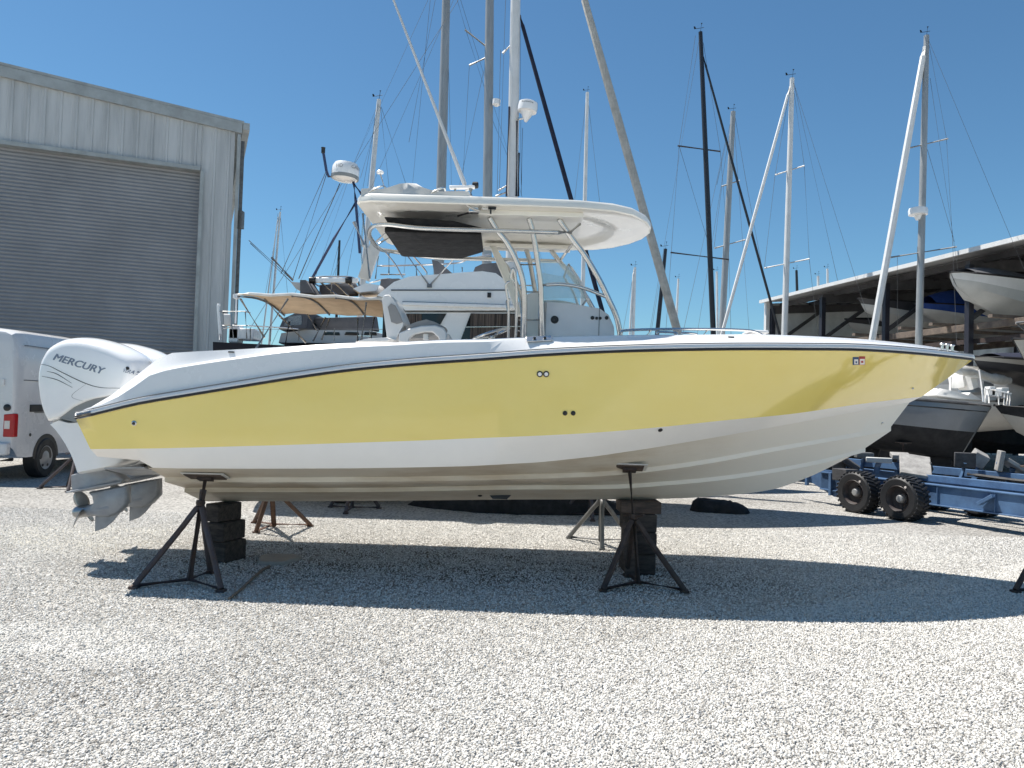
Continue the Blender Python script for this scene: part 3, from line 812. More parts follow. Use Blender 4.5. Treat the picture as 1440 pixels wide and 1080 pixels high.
for k in range(3):
    a0 = 2 * math.pi * k / 3 + math.atan2(by.z, bx.z) - 0.25; secs = []
    for i in range(7):
        r_ = 0.05 + 0.15 * i / 6; wid = 0.078 * math.sin(math.pi * (0.16 + 0.80 * i / 6)) ** 0.6; row = []
        for j in range(7):
            s_ = (j / 6 - 0.5) * 2
            ang = a0 + s_ * wid / r_ * 0.75 + 0.35 * i / 6
            row.append(hc_ + hn * (0.035 + s_ * wid * 0.55 + 0.02 * i / 6) + (bx * math.cos(ang) + by * math.sin(ang)) * r_)
        secs.append(row)
    prop.loft(secs)
po = prop.build("propeller", propmetal, eng, sharp=50)
sm = po.modifiers.new("thickness", "SOLIDIFY"); sm.thickness = 0.006
MB().box((at(172, 600, YE).x + 0.1, YE, at(172, 600, YE).z - 0.02), (0.26, 0.26, 0.42)).build("transom_bracket", blackpl, eng, bevel=0.02)
e2 = copy_tree(eng, boat); e2.location = V(eng.location) + V((0, 0.66, 0))
# ================================================================ STANDS AND BLOCKS UNDER THE BOAT
def jackstand(label, base, top, rot, rad, mats, pad_mat, pad_rot=0.0, pad=(0.30, 0.02, 0.16), group="boat stands", padtilt=0.0, hubz=0.55, rag=False, ext=0.05):
    """tripod boat stand: three legs, base spokes, centre tube, screw, handle, pad"""
    b = V((base[0], base[1], 0)); t = V(top)
    o = thing("boat_stand", label, "boat stand", b, group)
    m1, m2 = mats
    ax = (t - V((b.x, b.y, 0.05))); hub = V((b.x, b.y, 0.05)) + ax * ((hubz - 0.05) / ax.z)
    feet = []
    for k in range(3):
        a = R(rot + 120 * k); f = b + V((math.cos(a) * rad, math.sin(a) * rad, 0.025)); feet.append(f)
        s = (hub + (f - hub) * 0.07)
        dr = V((f.x - hub.x, f.y - hub.y, 0)).normalized()
        MB().tube(smooth_path([hub + dr * 0.02 + V((0, 0, 0.02)), hub + dr * 0.07 - V((0, 0, 0.04)), hub + (f - hub) * 0.3 + dr * 0.02, f]), 0.026, 8).build("leg", m1, o)
    br = MB()
    for f in feet: br.tube([b + V((0, 0, 0.045)), f + V((0, 0, 0.0))], 0.016, 6)
    br.build("base_spokes", m1, o)
    for f in feet: MB().box(f + V((0, 0, -0.012)), (0.07, 0.07, 0.02)).build("foot", m1, o)
    MB().tube([V((b.x, b.y, 0.03)), hub + ax * (ext / ax.z)], 0.030, 10).build("centre_tube", m1, o)
    MB().tube([hub, t - V((0, 0, 0.02))], 0.020, 10).build("screw", m2, o)
    hd = MB().lathe([(0.035, 0.03), (0.04, 0.05), (0.035, 0.075)], hub, (0, 0, 1), 10)
    a = R(rot + 20); dr = V((math.cos(a), math.sin(a), 0))
    hd.tube(smooth_path([hub - dr * 0.16 + V((0, 0, 0.085)), hub - dr * 0.05 + V((0, 0, 0.06)), hub + dr * 0.05 + V((0, 0, 0.06)), hub + dr * 0.16 + V((0, 0, 0.035))]), 0.014, 6)
    hd.build("handle", m2, o)
    rm = Matrix.Rotation(R(pad_rot), 3, 'Z') @ Matrix.Rotation(padtilt, 3, 'X')
    MB().box(t, (pad[0], pad[2], pad[1]), rm).build("pad", pad_mat, o, bevel=0.005)
    if rag: MB().box(t + V((0.01, 0, 0.004)), (pad[0] * 1.16, pad[2] * 1.25, 0.008), rm).build("white_rag", whitecloth, o)
    MB().box(t - V((0, 0, 0.025)), (0.12, 0.10, 0.02), rm).build("pad_bracket", m2, o)
    return o
def bottom_z(x, y):
    loc, n, i, d = hull_bvh.ray_cast(V((x, y, 0.05)), V((0, 0, 1)))
    return loc.z if loc is not None else 1.0
def stand_top(px, py, Y):
    p = at(px, py, Y); return V((p.x, Y, bottom_z(p.x, Y) - 0.014))
rust2 = (bluesteel, rust)
jackstand("rusty brown tripod stand under the stern end of the yellow boat, in front", ground(266, 822)[:2], stand_top(289, 667, 6.84), 88, 0.42, rust2, ply, 3, pad=(0.32, 0.02, 0.2), padtilt=-0.28, rag=True, hubz=0.62, ext=0.16)
jackstand("dark rusty tripod stand under the forward half of the yellow boat, in front", ground(897, 825)[:2], stand_top(885, 672, 7.02), 95, 0.42, (rust, rust), ply, -4, pad=(0.25, 0.02, 0.16), padtilt=-0.36, hubz=0.58, rag=True)
jackstand("orange rusted tripod stand behind the stern timber blocks", ground(385, 742)[:2], stand_top(378, 690, 8.62), -100, 0.44, (orangerust, orangerust), ply, 0, padtilt=0.3)
jackstand("grey galvanised tripod stand behind the forward timber blocks", ground(845, 764)[:2], stand_top(845, 690, 8.5), -95, 0.44, (galv, galv), ply, 0, padtilt=0.3)
# white protective rag on the two near pads
for (px, py, w) in ((889, 663, 0.33), (294, 662, 0.36)):
    pass
gp_ = ground(1429, 834)
jackstand("rusty tripod stand at the right edge in front of the next boat", (gp_.x + 0.42, gp_.y + 0.05), V((gp_.x + 0.52, gp_.y + 0.45, 1.15)), 185, 0.42, (rust, rust), ply, 0)
gl = ground(84, 688)
jackstand("thin grey stand behind the outboard motors beside the van", (gl.x + 0.12, gl.y), V((gl.x + 0.32, gl.y + 0.1, 1.05)), 182, 0.44, (bluesteel, bluesteel), ply, 0)

def block(label, x, y, z, sx, sy, sz, rot, m, group):
    o = MB().box((0, 0, sz / 2), (sx, sy, sz)).build("timber_block", m, None, bevel=0.012)
    o.location = (x, y, z); o.rotation_euler = (0, 0, R(rot))
    return tag(o, label, "timber block", group)
bx = ground(322, 783)
zk = bottom_z(bx.x, YC)
hs = [zk * f for f in (0.36, 0.33, 0.31)]
z = 0.0
nm = ["bottom", "middle", "top"]
for i, (hh, dx, rot, wx, wy) in enumerate(zip(hs, (0.02, 0.0, -0.035), (-22, -19, -25), (0.20, 0.195, 0.17), (0.30, 0.33, 0.31))):
    block(f"dark timber block, {nm[i]} one of the pile under the stern", bx.x + dx + 0.02, 7.62, z, wx, wy, hh - 0.003, rot, timber, "timber blocks under the boat"); z += hh
bx2 = ground(893, 800)
zk2 = bottom_z(bx2.x, YC)
hs = [zk2 * f for f in (0.29, 0.29, 0.25, 0.17)]
z = 0
lab = ["dark timber block at the foot of the forward pile", "dark timber block second from the ground in the forward pile", "dark timber block below the brown beam of the forward pile", "brown timber beam on top of the forward pile under the keel"]
for i, (hh, dx, rot, wx, wy, m) in enumerate(zip(hs, (0.0, 0.01, 0.0, 0.0), (3, 1, 4, 0), (0.285, 0.28, 0.285, 0.40), (0.40, 0.44, 0.40, 0.34), (timber, timber, timber, timber2))):
    block(lab[i], bx2.x + dx, 7.68, z, wx, wy, hh - 0.003, rot, m, "timber blocks under the boat"); z += hh
# leaning board on the forward pile, hose and flat board on the gravel
lb = ground(879, 798)
o = MB().box((0, 0, 0.26), (0.14, 0.03, 0.52)).build("wooden_board", timber2, None, bevel=0.004)
o.location = (lb.x, 7.36, 0.0); o.rotation_euler = (R(-8), R(-4), R(2)); tag(o, "brown board leaning against the forward timber pile", "board")
hp = [ground(a, b, 0.015) for a, b in ((322, 842), (335, 832), (350, 818), (366, 804), (379, 796))]
o = MB().tube(smooth_path(hp), 0.012, 6).build("hose", hosebrown); tag(o, "thin brown hose lying on the gravel beside the stern stand", "hose")
fb = MB(); c = ground(390, 789)
pts = [(c.x + math.cos(t) * (0.20 + 0.03 * math.sin(3 * t)), c.y + math.sin(t) * (0.26 + 0.04 * math.cos(2 * t)), 0.0) for t in [2 * math.pi * k / 14 for k in range(14)]]
fb.rings(pts, [(1, (0, 0, 0)), (0.98, (0, 0, 0.02)), (0.9, (0, 0, 0.035)), (0.3, (0, 0, 0.03))])
tag(fb.build("flat_stone", stoneflat), "flat dusty slab on the gravel at the end of the hose", "slab")
# black tarp bundles
def bundle(name, label, c, L_, W_, H_, rot, seed, n=22, pw=1.0):
    rg = random.Random(seed); secs = []
    for i in range(n):
        t = i / (n - 1); e = max(0.02, math.sin(math.pi * t) ** 0.45 * (0.85 + 0.15 * math.sin(t * 7 + seed))); row = []
        hh = H_ * e * (0.8 + 0.25 * math.sin(3.1 * t + seed)) ** pw
        for j in range(11):
            a = math.pi * j / 10
            w = rg.uniform(0.93, 1.07)
            row.append(V(((t - .5) * L_, -math.cos(a) * W_ / 2 * e * w, max(0.0, math.sin(a)) ** 0.8 * hh * w)))
        secs.append(row)
    o = MB().loft(secs, caps=True).build(name, blackcloth, None, sharp=80)
    o.location = c; o.rotation_euler = (0, 0, R(rot)); return tag(o, label, "tarp bundle")
c = ground(1017, 722)
bundle("tarp_bundle", "black tarp bundle lying on the gravel under the bow", (c.x, c.y + .2, 0), 0.95, 0.62, 0.36, -6, 2)
c = ground(735, 730)
bundle("tarp_bundle", "long black tarp heap behind the keel of the yellow boat", (c.x - .1, c.y + 1.0, 0), 3.4, 1.2, 0.52, -6, 5, pw=0.5)

# ================================================================ METAL BUILDING
wd = V((0.926, 0.378, 0)).normalized(); wn = V((0.378, -0.926, 0)).normalized()   # along the wall (away, to the right); outward normal
C0 = at(331, 300, 24.0); C0.z = 0
bld = thing("metal_building", "large pale metal warehouse with a wide grey roller door", "warehouse", C0)
def wp(s, z, out=0.0): return C0 - wd * s + V((0, 0, z)) + wn * out          # s metres left of the corner
eave, slope = 10.22, 0.09
def roofz(s): return eave + slope * min(s, 11) - slope * max(0, s - 11)
DT, D0, D1 = 8.57, 1.07, 13.0                                                # door top, right jamb, left jamb
def corr(s0, s1, zlo, zhi, name, pitch=0.405):
    """ribbed cladding between s0 and s1"""
    m = MB(); vs = []; s = s0
    prof = []
    while s < s1:
        for ds, o in ((0.0, 0.0), (0.12, 0.0), (0.14, 0.035), (0.19, 0.035), (0.21, 0.0), (0.27, 0.0), (0.28, 0.008), (0.31, 0.008), (0.32, 0.0)):
            if s + ds < s1: prof.append((s + ds, o))
        s += pitch
    prof.append((s1, 0.0))
    lo = [wp(a, zlo(a) if callable(zlo) else zlo, o) for a, o in prof]; hi = [wp(a, zhi(a) if callable(zhi) else zhi, o) for a, o in prof]
    m.loft([lo, hi]); return m.build(name, wallmetal, bld, sharp=20)
corr(0.10, D0, 0.0, roofz, "wall")
corr(D0, D1, DT, roofz, "wall")
corr(D1, 22, 0.0, roofz, "wall")
# side and rear walls, roof
w = MB()
bk = -wn * 30
w.add([wp(0.10, 0), wp(0.1, eave), wp(0.1, eave) + bk, wp(0.1, 0) + bk], [(0, 1, 2, 3)])
w.add([wp(22, 0), wp(22, eave), wp(22, eave) + bk, wp(22, 0) + bk], [(0, 1, 2, 3)])
w.add([wp(0.1, 0) + bk, wp(0.1, eave) + bk, wp(11, roofz(11)) + bk, wp(22, eave) + bk, wp(22, 0) + bk], [(0, 1, 2, 3, 4)])
w.build("side_wall", wallmetal, bld)
rf = MB()
for a, b in ((-0.15, 11), (11, 22.2)):
    A = [wp(a, roofz(a) + .02, .12), wp(b, roofz(b) + .02, .12)]
    rf.prism([A[0], A[1], A[1] + bk * 1.01, A[0] + bk * 1.01], (0, 0, 0.08))
rf.build("roof", trimmetal, bld)
rk = MB()
rk.prism([wp(-0.1, roofz(0) - 0.30, .03), wp(11, roofz(11) - 0.30, .03), wp(11, roofz(11) + .005, .03), wp(-0.1, roofz(0) + .005, .03)], wn * 0.09)
rk.build("rake_trim", trimmetal, bld)
tr = MB()
tr.beam(wp(D0 + .0, DT + 0.06, .06), wp(D1, DT + 0.06, .06), 0.12, 0.12)
tr.build("door_head_trim", trimmetal, bld)
for sj in (D0, D1):
    MB().beam(wp(sj - 0.06 if sj == D0 else sj + .06, 0, .05), wp(sj - 0.06 if sj == D0 else sj + .06, DT, .05), 0.10, 0.12, up=wn).build("door_jamb", trimmetal, bld)
# roller door, curved slats
m = MB(); lo = []; z = 0.02
zs = []
pitch = 0.11
while z < DT - 0.02:
    for dz, o in ((0, 0.0), (0.02, 0.018), (0.055, 0.028), (0.09, 0.018), (0.105, 0.0)): zs.append((z + dz, o))
    z += pitch
m.loft([[wp(D0, q, -0.22 + o) for q, o in zs], [wp(D1, q, -0.22 + o) for q, o in zs]])
m.build("roller_door", doormetal, bld, sharp=20)
MB().add([wp(D0, 0, -.25), wp(D0, DT, -.25), wp(D0, DT, 0.0), wp(D0, 0, 0.0)], [(0, 1, 2, 3)]).add([wp(D0, DT, -.25), wp(D1, DT, -.25), wp(D1, DT, 0), wp(D0, DT, 0)], [(0, 1, 2, 3)]).build("door_reveal", trimmetal, bld)
MB().beam(wp(-.02, 0, 0.06), wp(-.02, eave - 0.35, 0.06), 0.10, 0.14, up=wn).build("corner_trim", trimmetal, bld)
dp = MB(); dp.beam(wp(-.14, 0.3, -0.1), wp(-.14, eave - 0.5, -0.1), 0.11, 0.12, up=wn); dp.build("downspout", galv, bld)
MB().beam(wp(-.22, eave - 0.06, .1), wp(-.22, eave - 0.06, .1) + bk * 0.98, 0.2, 0.22).build("gutter", trimmetal, bld)
MB().box(wp(-.15, eave - 3.0, -0.08), (0.20, 0.2, 0.55)).build("pipe_box", galv, bld)

# ================================================================ VAN
def make_van():
    P0 = at(25, 500, 13.4); hd = V((-0.065, 1, 0)).normalized(); sd = V((-hd.y, hd.x, 0))     # heading away; left
    base = V((P0.x, P0.y, 0)); o = thing("parked_van", "white high roof panel van parked beside the warehouse door", "van", base)
    def p(f, l, z): return base + hd * f + sd * l + V((0, 0, z))       # f forward of the rear, l left of the right side
    W = 2.0; L_ = 5.9; H = 2.68
    # body: lofted cross sections front to back
    secs = []
    for f, zt_, ins, z0 in ((0.0, 2.58, 0.05, 0.62), (0.03, 2.64, 0.02, 0.58), (0.12, 2.68, 0.0, 0.45), (0.4, 2.70, 0, 0.42), (2.0, 2.72, 0, 0.42), (3.9, 2.70, 0, 0.42), (4.3, 2.5, 0.01, 0.42), (4.9, 1.75, 0.03, 0.42), (5.1, 1.35, 0.04, 0.42), (5.75, 1.2, 0.08, 0.45), (5.9, 1.0, 0.15, 0.5)):
        row = []
        prof = [(0.0, z0), (0.0, 0.95), (0.0, 1.35), (0.03, zt_ - 0.55), (0.075, zt_ - 0.16), (0.12, zt_ - 0.06), (0.22, zt_ - 0.01), (0.6, zt_ + 0.03)]
        if zt_ < 1.6: prof = [(0.0, z0), (0, z0 + .2), (0, z0 + 0.35), (0.02, zt_ - 0.25), (0.05, zt_ - 0.12), (0.1, zt_ - 0.05), (0.2, zt_ - 0.01), (0.6, zt_ + 0.02)]
        for l, zz in prof: row.append(p(f, ins + l, zz))
        for l, zz in reversed(prof): row.append(p(f, W - ins - l, zz))
        secs.append(row)
    m = MB().loft(secs, caps=True); m.build("body", vanpaint, o, sharp=35)
    def wheel(f, l, out):
        c = p(f, l, 0.38); ax = -sd * out
        w = MB().lathe([(0.20, -0.02), (0.21, -0.12), (0.34, -0.125), (0.375, -0.10), (0.38, 0), (0.375, 0.10), (0.34, 0.125), (0.225, 0.12), (0.215, 0.02)], c, ax, 32).build("wheel", blackrub, o)
        MB().lathe([(0.225, 0.06), (0.22, 0.118), (0.19, 0.10), (0.13, 0.105), (0.07, 0.13), (0.0, 0.13)], c, ax, 24).build("rim", rimmetal, w)
        for k in range(6):
            a = 2 * math.pi * k / 6; x_, y_, _ = basis(ax)
            MB().lathe([(0.028, 0.0), (0.028, 0.012), (0.0, 0.012)], c + ax * 0.098 + (x_ * math.cos(a) + y_ * math.sin(a)) * 0.165, ax, 10).build("rim_hole", blackpl, w)
        # arch
        for rr_, mm, nm_ in ((0.44, blackpl, "wheel_arch"),):
            pts = [c + hd * math.cos(t) * rr_ + V((0, 0, math.sin(t) * rr_)) + ax * 0.103 for t in [math.pi * k / 14 for k in range(15)]]
            MB().prism([q for q in pts], ax * 0.006).build(nm_, mm, o)
    for f in (1.05, 4.75):
        wheel(f, 0.10, 1); wheel(f, W - 0.10, -1)
    # rear lamps
    for s_ in (0, 1):
        l0 = 0.02 if not s_ else W - 0.22
        b = MB().prism([p(-0.015, l0 - .02, 0.80), p(-0.015, l0 + .16, 0.80), p(-0.015, l0 + .16, 1.19), p(-0.015, l0 - .02, 1.21)], hd * 0.12 - V((0, 0, 0))).build("tail_light", redlens, o, bevel=0.012)
        MB().prism([p(-0.019, l0 + .05, 0.94), p(-0.019, l0 + .14, 0.94), p(-0.019, l0 + .14, 1.08), p(-0.019, l0 + .05, 1.08)], hd * 0.01).build("reversing_lens", whitelens, b)
    # wrap of the lamp on the side
    MB().prism([p(-0.01, -0.006, 0.80), p(0.10, -0.006, 0.80), p(0.10, -0.006, 1.19), p(-0.01, -0.006, 1.21)], sd * 0.02).build("tail_light_side", redlens, o, bevel=0.005)
    MB().lathe([(0.06, 0), (0.06, 0.02), (0.03, 0.035), (0, 0.035)], p(-0.0, 0.13, 1.31), -hd, 16).build("round_emblem", blackpl, o)
    # rear bumper, step, exhaust
    MB().prism([p(-0.12, 0.05, 0.48), p(-0.12, W - .05, 0.48), p(-0.12, W - .05, 0.70), p(-0.12, 0.05, 0.70)], hd * 0.14).build("rear_bumper", vanpaint, o, bevel=0.03)
    MB().prism([p(-0.15, 0.25, 0.50), p(-0.15, W - .25, 0.50), p(-0.15, W - .25, 0.68), p(-0.15, 0.25, 0.68)], hd * 0.05).build("bumper_step", blackpl, o, bevel=0.01)
    MB().tube([p(-0.05, 0.35, 0.36), p(0.6, 0.35, 0.36)], 0.035).build("exhaust", rimmetal, o)
    # seams
    sm_ = MB()
    for zz, f0, f1 in ((2.42, 0.25, 3.8), (1.80, 0.25, 3.8), (1.22, 0.6, 3.8)):
        sm_.beam(p(f0, 0.0 + (0.026 if zz > 2 else 0.012 if zz > 1.5 else 0), zz), p(f1, (0.026 if zz > 2 else 0.012 if zz > 1.5 else 0), zz), 0.012, 0.014)
    sm_.build("panel_seam", wire, o)
    MB().beam(p(0.45, -0.006, 1.30), p(3.7, -0.006, 1.30), 0.03, 0.13).build("side_moulding", blackpl, o, bevel=0.006)
    # rear doors
    d = MB()
    for l0, l1 in ((0.28, 0.99), (1.01, W - .28)):
        d.prism([p(-0.012, l0, 0.74), p(-0.012, l1, 0.74), p(-0.012, l1, 2.42), p(-0.012, l0 + .03, 2.42)], hd * 0.03)
    d.build("rear_door", vanpaint, o, bevel=0.012)
    MB().box(p(-0.02, 0.22, 1.75), (0.06, 0.03, 0.10)).build("door_hinge", vanpaint, o)
    MB().prism([p(-0.02, 0.3, 1.12), p(-0.02, 0.95, 1.12), p(-0.02, 0.95, 1.17), p(-0.02, 0.3, 1.17)], hd * 0.01).build("door_trim", blackpl, o)
    MB().lathe([(0.03, 0), (0.03, .01), (0, .012)], p(0.5, 0.0, 0.82), -sd, 12).build("fuel_cap", blackpl, o)
    # windscreen & side window
    MB().prism([p(4.32, 0.25, 2.38), p(4.88, 0.18, 1.68), p(4.88, W - .18, 1.68), p(4.32, W - .25, 2.38)], (0, 0, 0.03)).build("windscreen", darkglass, o)
    MB().prism([p(3.75, -.004, 1.5), p(4.75, -.004, 1.5), p(4.35, 0.0, 2.05), p(3.75, 0.0, 2.15)], sd * 0.02).build("side_window", darkglass, o)
    return o
van = make_van()

# ================================================================ SAILBOATS IN THE YARD
def deckline(P0, P1, z):
    d = P1 - P0; return P0 + d * ((z - P0.z) / d.z)
def sailboat(label, base, top, Y, w, mm, L_=9.5, heading=0.0, hullm=None, zs=2.5, spr=(), wires=(), furl=None, radar=None, vane=True, group="sailboats laid up in the yard", mast_at=0.55, B=1.5, simple=False, taper_=0.75, extra=None, topY=None):
    """a sailboat standing on its keel: hull, keel, cabin, mast, spreaders, rigging"""
    P0, P1 = at(*base, Y), at(*top, topY or Y)
    dk = deckline(P0, P1, zs)
    hd = V((math.cos(R(heading)), math.sin(R(heading)), 0)); sd = V((-hd.y, hd.x, 0))
    o = thing("sailboat", label, "sailboat", (dk.x, dk.y, 0), group)
    hullm = hullm or dullwhite
    def hp(u, l, z): return V((dk.x, dk.y, z)) + hd * ((u - (1 - mast_at)) * L_) + sd * l
    secs = []
    n = 12
    for i in range(n):
        u = i / (n - 1); b = B * max(0.02, (math.sin(math.pi * min(1, 0.30 + 0.70 * u)) ** 0.75)) * (1 if u < .97 else .7)
        sh = zs + 0.22 * (u - 0.4) ** 2 * 4 * 0.5
        dep = 1.45 * (1 - 0.35 * abs(u - .45) * 2) * (1 - 0.25 * u * u)
        row = []
        for k in range(9):
            a = math.pi * k / 8; c_ = math.cos(a)
            row.append(hp(u, b * (abs(c_) ** 0.6) * (1 if c_ >= 0 else -1), sh - dep * math.sin(a) ** 0.8))
        secs.append(row)
    hb = MB().loft(secs, caps=True)
    for i in range(n - 1):
        hb.add([secs[i][0], secs[i][-1], secs[i + 1][-1], secs[i + 1][0]], [(0, 1, 2, 3)])
    hb.build("hull", hullm, o, sharp=50)
    MB().prism([hp(.3, -.08, 0.02), hp(.62, -.08, 0.02), hp(.66, -.08, zs - 1.0), hp(.28, -.08, zs - 1.0)], sd * .16).build("keel", blackbottom, o)
    if not simple:
        MB().rings([hp(.35, .8, zs), hp(.7, .5, zs), hp(.7, -.5, zs), hp(.35, -.8, zs)], [(1, (0, 0, 0.0)), (.97, (0, 0, .3)), (.85, (0, 0, .36)), (.3, (0, 0, .38))]).build("cabin", dullwhite, o)
    # mast
    k = 12
    MB().tube([dk + (P1 - dk) * (i / k) for i in range(k + 1)], [w / 2 * (1 - (1 - taper_) * (i / k) ** 3) for i in range(k + 1)], 10).build("mast", mm, o)
    for (ax, ay, bx_, by_) in spr:
        A, Bq = at(ax, ay, Y), at(bx_, by_, Y)
        MB().tube([A, Bq], 0.026 * max(1, Y / 24), 6).build("spreader", mm, o)
    if wires or not simple:
        wr = MB(); rw = 0.0055 * max(1, Y / 20)
        for (ax, ay, bx_, by_) in wires:
            wr.tube([at(ax, ay, Y), at(bx_, by_, Y)], rw, 4)
        if not simple:
            wr.tube([P1, hp(0.0, 0, zs + .1)], rw, 4)
            if furl is None: wr.tube([P1, hp(1.0, 0, zs + .2)], rw, 4)
        wr.build("rigging", wire, o)
    if furl:
        (ax, ay, bx_, by_, fw_, fm) = furl
        A, Bq = at(ax, ay, Y), at(bx_, by_, Y)
        Bq = deckline(A, Bq, zs + 0.35) if (Bq.z > zs + .35) else Bq
        MB().tube([A + (Bq - A) * t for t in (0, .03, .3, .7, .97, 1)], [fw_ * .3, fw_ * .42, fw_ * .5, fw_ * .52, fw_ * .5, .03], 8).build("furled_sail", fm, o)
    if radar:
        rp = at(*radar[:2], Y)
        MB().lathe([(0.06, -.24), (0.12, -.10), (0.26, -0.09), (0.27, 0.02), (0.25, 0.10), (0.12, 0.14), (0, .14)], rp, (0, 0, 1), 20).build("radar_dome", gel, o)
        mp = deckline(P0, P1, rp.z - .15)
        MB().beam(rp - V((0, 0, .16)), mp, .12, .04).build("radar_bracket", mm, o)
    if vane:
        s_ = min(Y, 30) / 36
        vt = MB(); vt.tube([P1, P1 + V((0.05, 0, .42)) * s_], .014 * s_, 5).tube([P1 + V((-.28, 0, .14)) * s_, P1 + V((.16, 0, .22)) * s_], .013 * s_, 5)
        vt.add([P1 + V(q) * s_ for q in ((-.30, 0, .12), (-.20, 0, .15), (-.26, 0, .26), (-.33, 0, .26))], [(0, 1, 2, 3)])
        vt.box(P1 + V((.05, 0, .42)) * s_, (.07 * s_, .02, .03 * s_)).build("wind_vane", blackpl, o)
    return o, hp

# three big ones just behind the yacht
sA, _ = sailboat("sailboat with the plain grey mast left of the two radar masts", (615, 470), (629, -60), 25.0, 0.33, mastalu, 10, 180, zs=2.9, vane=False,
    wires=((607, 470, 624, -40), (560, 470, 605, 0), (575, 200, 612, 0), (640, 470, 630, 60)))
sB, _ = sailboat("sailboat with the grey mast and the long grey furled sail sloping right", (683.5, 470), (690, -120), 20.0, 0.262, mastalu, 9.6, 0, zs=2.9, vane=False, mast_at=0.5,
    spr=((654, 42, 687, 68), (660, 92, 688, 79)), wires=((643, 0, 655, 42), (655, 42, 684, 132), (660, 92, 648, 300), (680, 100, 640, 290), (693, 170, 716, 225)),
    furl=(818, -14, 956, 478, 0.22, greysail), B=1.6)
sC, hpC = sailboat("dark navy sailboat with white mast, radar dome and navy furled sail", (717.5, 470), (727, -130), 16.6, 0.255, mastwhite, 11.4, 0, hullm=navyhull, zs=2.62, vane=False, mast_at=0.485,
    spr=((707, 75, 722, 60), (701, 268, 718, 258), (697, 276, 719, 268)), wires=((711, 0, 702, 270), (733, 260, 731, 0), (728, 170, 729, 270), (704, 70, 699, 275), (735, 180, 733, 275)), furl=(731, 22, 852, 455, 0.098, navycloth), B=1.7)
# radar on the white mast, dark deck gear on the navy boat
rp = at(742, 152, 16.3)
MB().lathe([(0.03, -.30), (0.10, -.18), (0.14, -.09), (0.205, -0.08), (0.215, 0.02), (0.205, 0.11), (0.16, 0.135), (0, .14)], rp, (0.12, 0, 1), 24).build("radar_dome", gel, sC)
tv, tf = text_mesh("Raymarine", 0.062)
vs = []
for v in tv:
    a = (v.x - .15) / 0.208; vs.append(rp + V((math.sin(a) * .212 + .008, -math.cos(a) * .212, v.y + .045 - a * .02)))
MB().add(vs, tf).build("lettering", blackpl, sC)
MB().beam(rp - V((0, 0, .2)), at(724, 168, 16.6), .08, .03).build("radar_bracket", alu, sC)
p = at(698, 144, 19.8); MB().lathe([(0.05, -.1), (0.11, -.06), (0.11, .07), (0.05, .09)], p, (0.1, 0, 1), 14).build("radar_reflector", gel, sB)
# mast fittings: winches, ropes beside the white mast
rp_ = MB()
for (a, b, c_, d) in ((727, 170, 726, 276), (730, 215, 729, 276), (716, 150, 712, 276)): rp_.tube([at(a, b, 16.5), at(c_, d, 16.5)], .02, 5)
rp_.build("halyard", navycloth, sC)
# pushpit, stanchions, dodger and deck house of the navy boat at the left
NY = 15.2
def npx(x, y, Y=NY): return at(x, y, Y)
pp = MB()
pp.tube(smooth_path([npx(310, 478), npx(307, 432), npx(309, 430)]), .028, 6)
pp.build("pushpit_post", gel, sC)
ral = MB()
for pts in ([(309, 438), (345, 438), (352, 440)], [(312, 458), (350, 458), (400, 461), (420, 463)], [(325, 440), (328, 476)], [(345, 438), (347, 476)], [(313, 440), (325, 440), (326, 460), (314, 462)]):
    ral.tube([npx(*q) for q in pts], .014, 6)
ral.build("stern_rail", alu, sC)
MB().pillow([npx(315, 441), npx(325, 442), npx(326, 458), npx(316, 459)], .05).build("life_ring", whitecloth, sC)
dg = [npx(*q) for q in ((386, 462), (393, 446), (415, 436), (432, 436), (428, 461))]
MB().pillow([V((p.x, 16.3, p.z)) for p in dg], 0.9, rnd=.08).build("spray_dodger", greycloth, sC, sharp=60)
dh = [npx(*q) for q in ((380, 480), (384, 466), (420, 461), (520, 462), (540, 468), (545, 482))]
MB().pillow([V((p.x, 16.4, p.z)) for p in dh], 0.85, rnd=.05).build("deck_house", dullwhite, sC, sharp=50)
for a_, b_ in ((455, 478), (484, 505), (511, 530)):
    MB().prism([npx(a_, 471, 15.53), npx(b_, 471.5, 15.53), npx(b_ - 1, 467, 15.53), npx(a_ + 2, 466.5, 15.53)], (0, .03, 0)).build("cabin_window", darkglass, sC, bevel=.01)
MB().prism([npx(399, 458, 15.38), npx(424, 457, 15.38), npx(424, 443, 15.38), npx(407, 445, 15.38)], (0, .02, 0)).build("dodger_window", clear, sC)
for a_ in (352, 380, 420, 470, 520): MB().tube([npx(a_, 480, 15.1), npx(a_, 462, 15.1)], .013, 6).build("stanchion", alu, sC)
MB().tube([npx(345, 463, 15.1), npx(540, 463, 15.1)], .006, 4).build("lifeline", wire, sC)
MB().box(npx(345, 471, 15.6), (0.5, 0.5, 0.22)).box(npx(332, 470, 15.5), (0.2, .3, .35)).build("cockpit_locker", gel, sC, bevel=.02)
dc = [npx(*q, Y=16.0) for q in ((440, 448), (530, 446), (533, 466), (452, 468))]
MB().pillow([V((p.x, 16.0, p.z)) for p in dc], .2, rnd=.1).build("boom_cover", greycloth, sC, sharp=60)
MB().lathe([(.02, 0), (.02, .5), (.07, .52), (.07, .6), (0, .62)], npx(331, 455, 15.8), (0, 0, 1), 12).build("helm_pedestal", gel, sC)

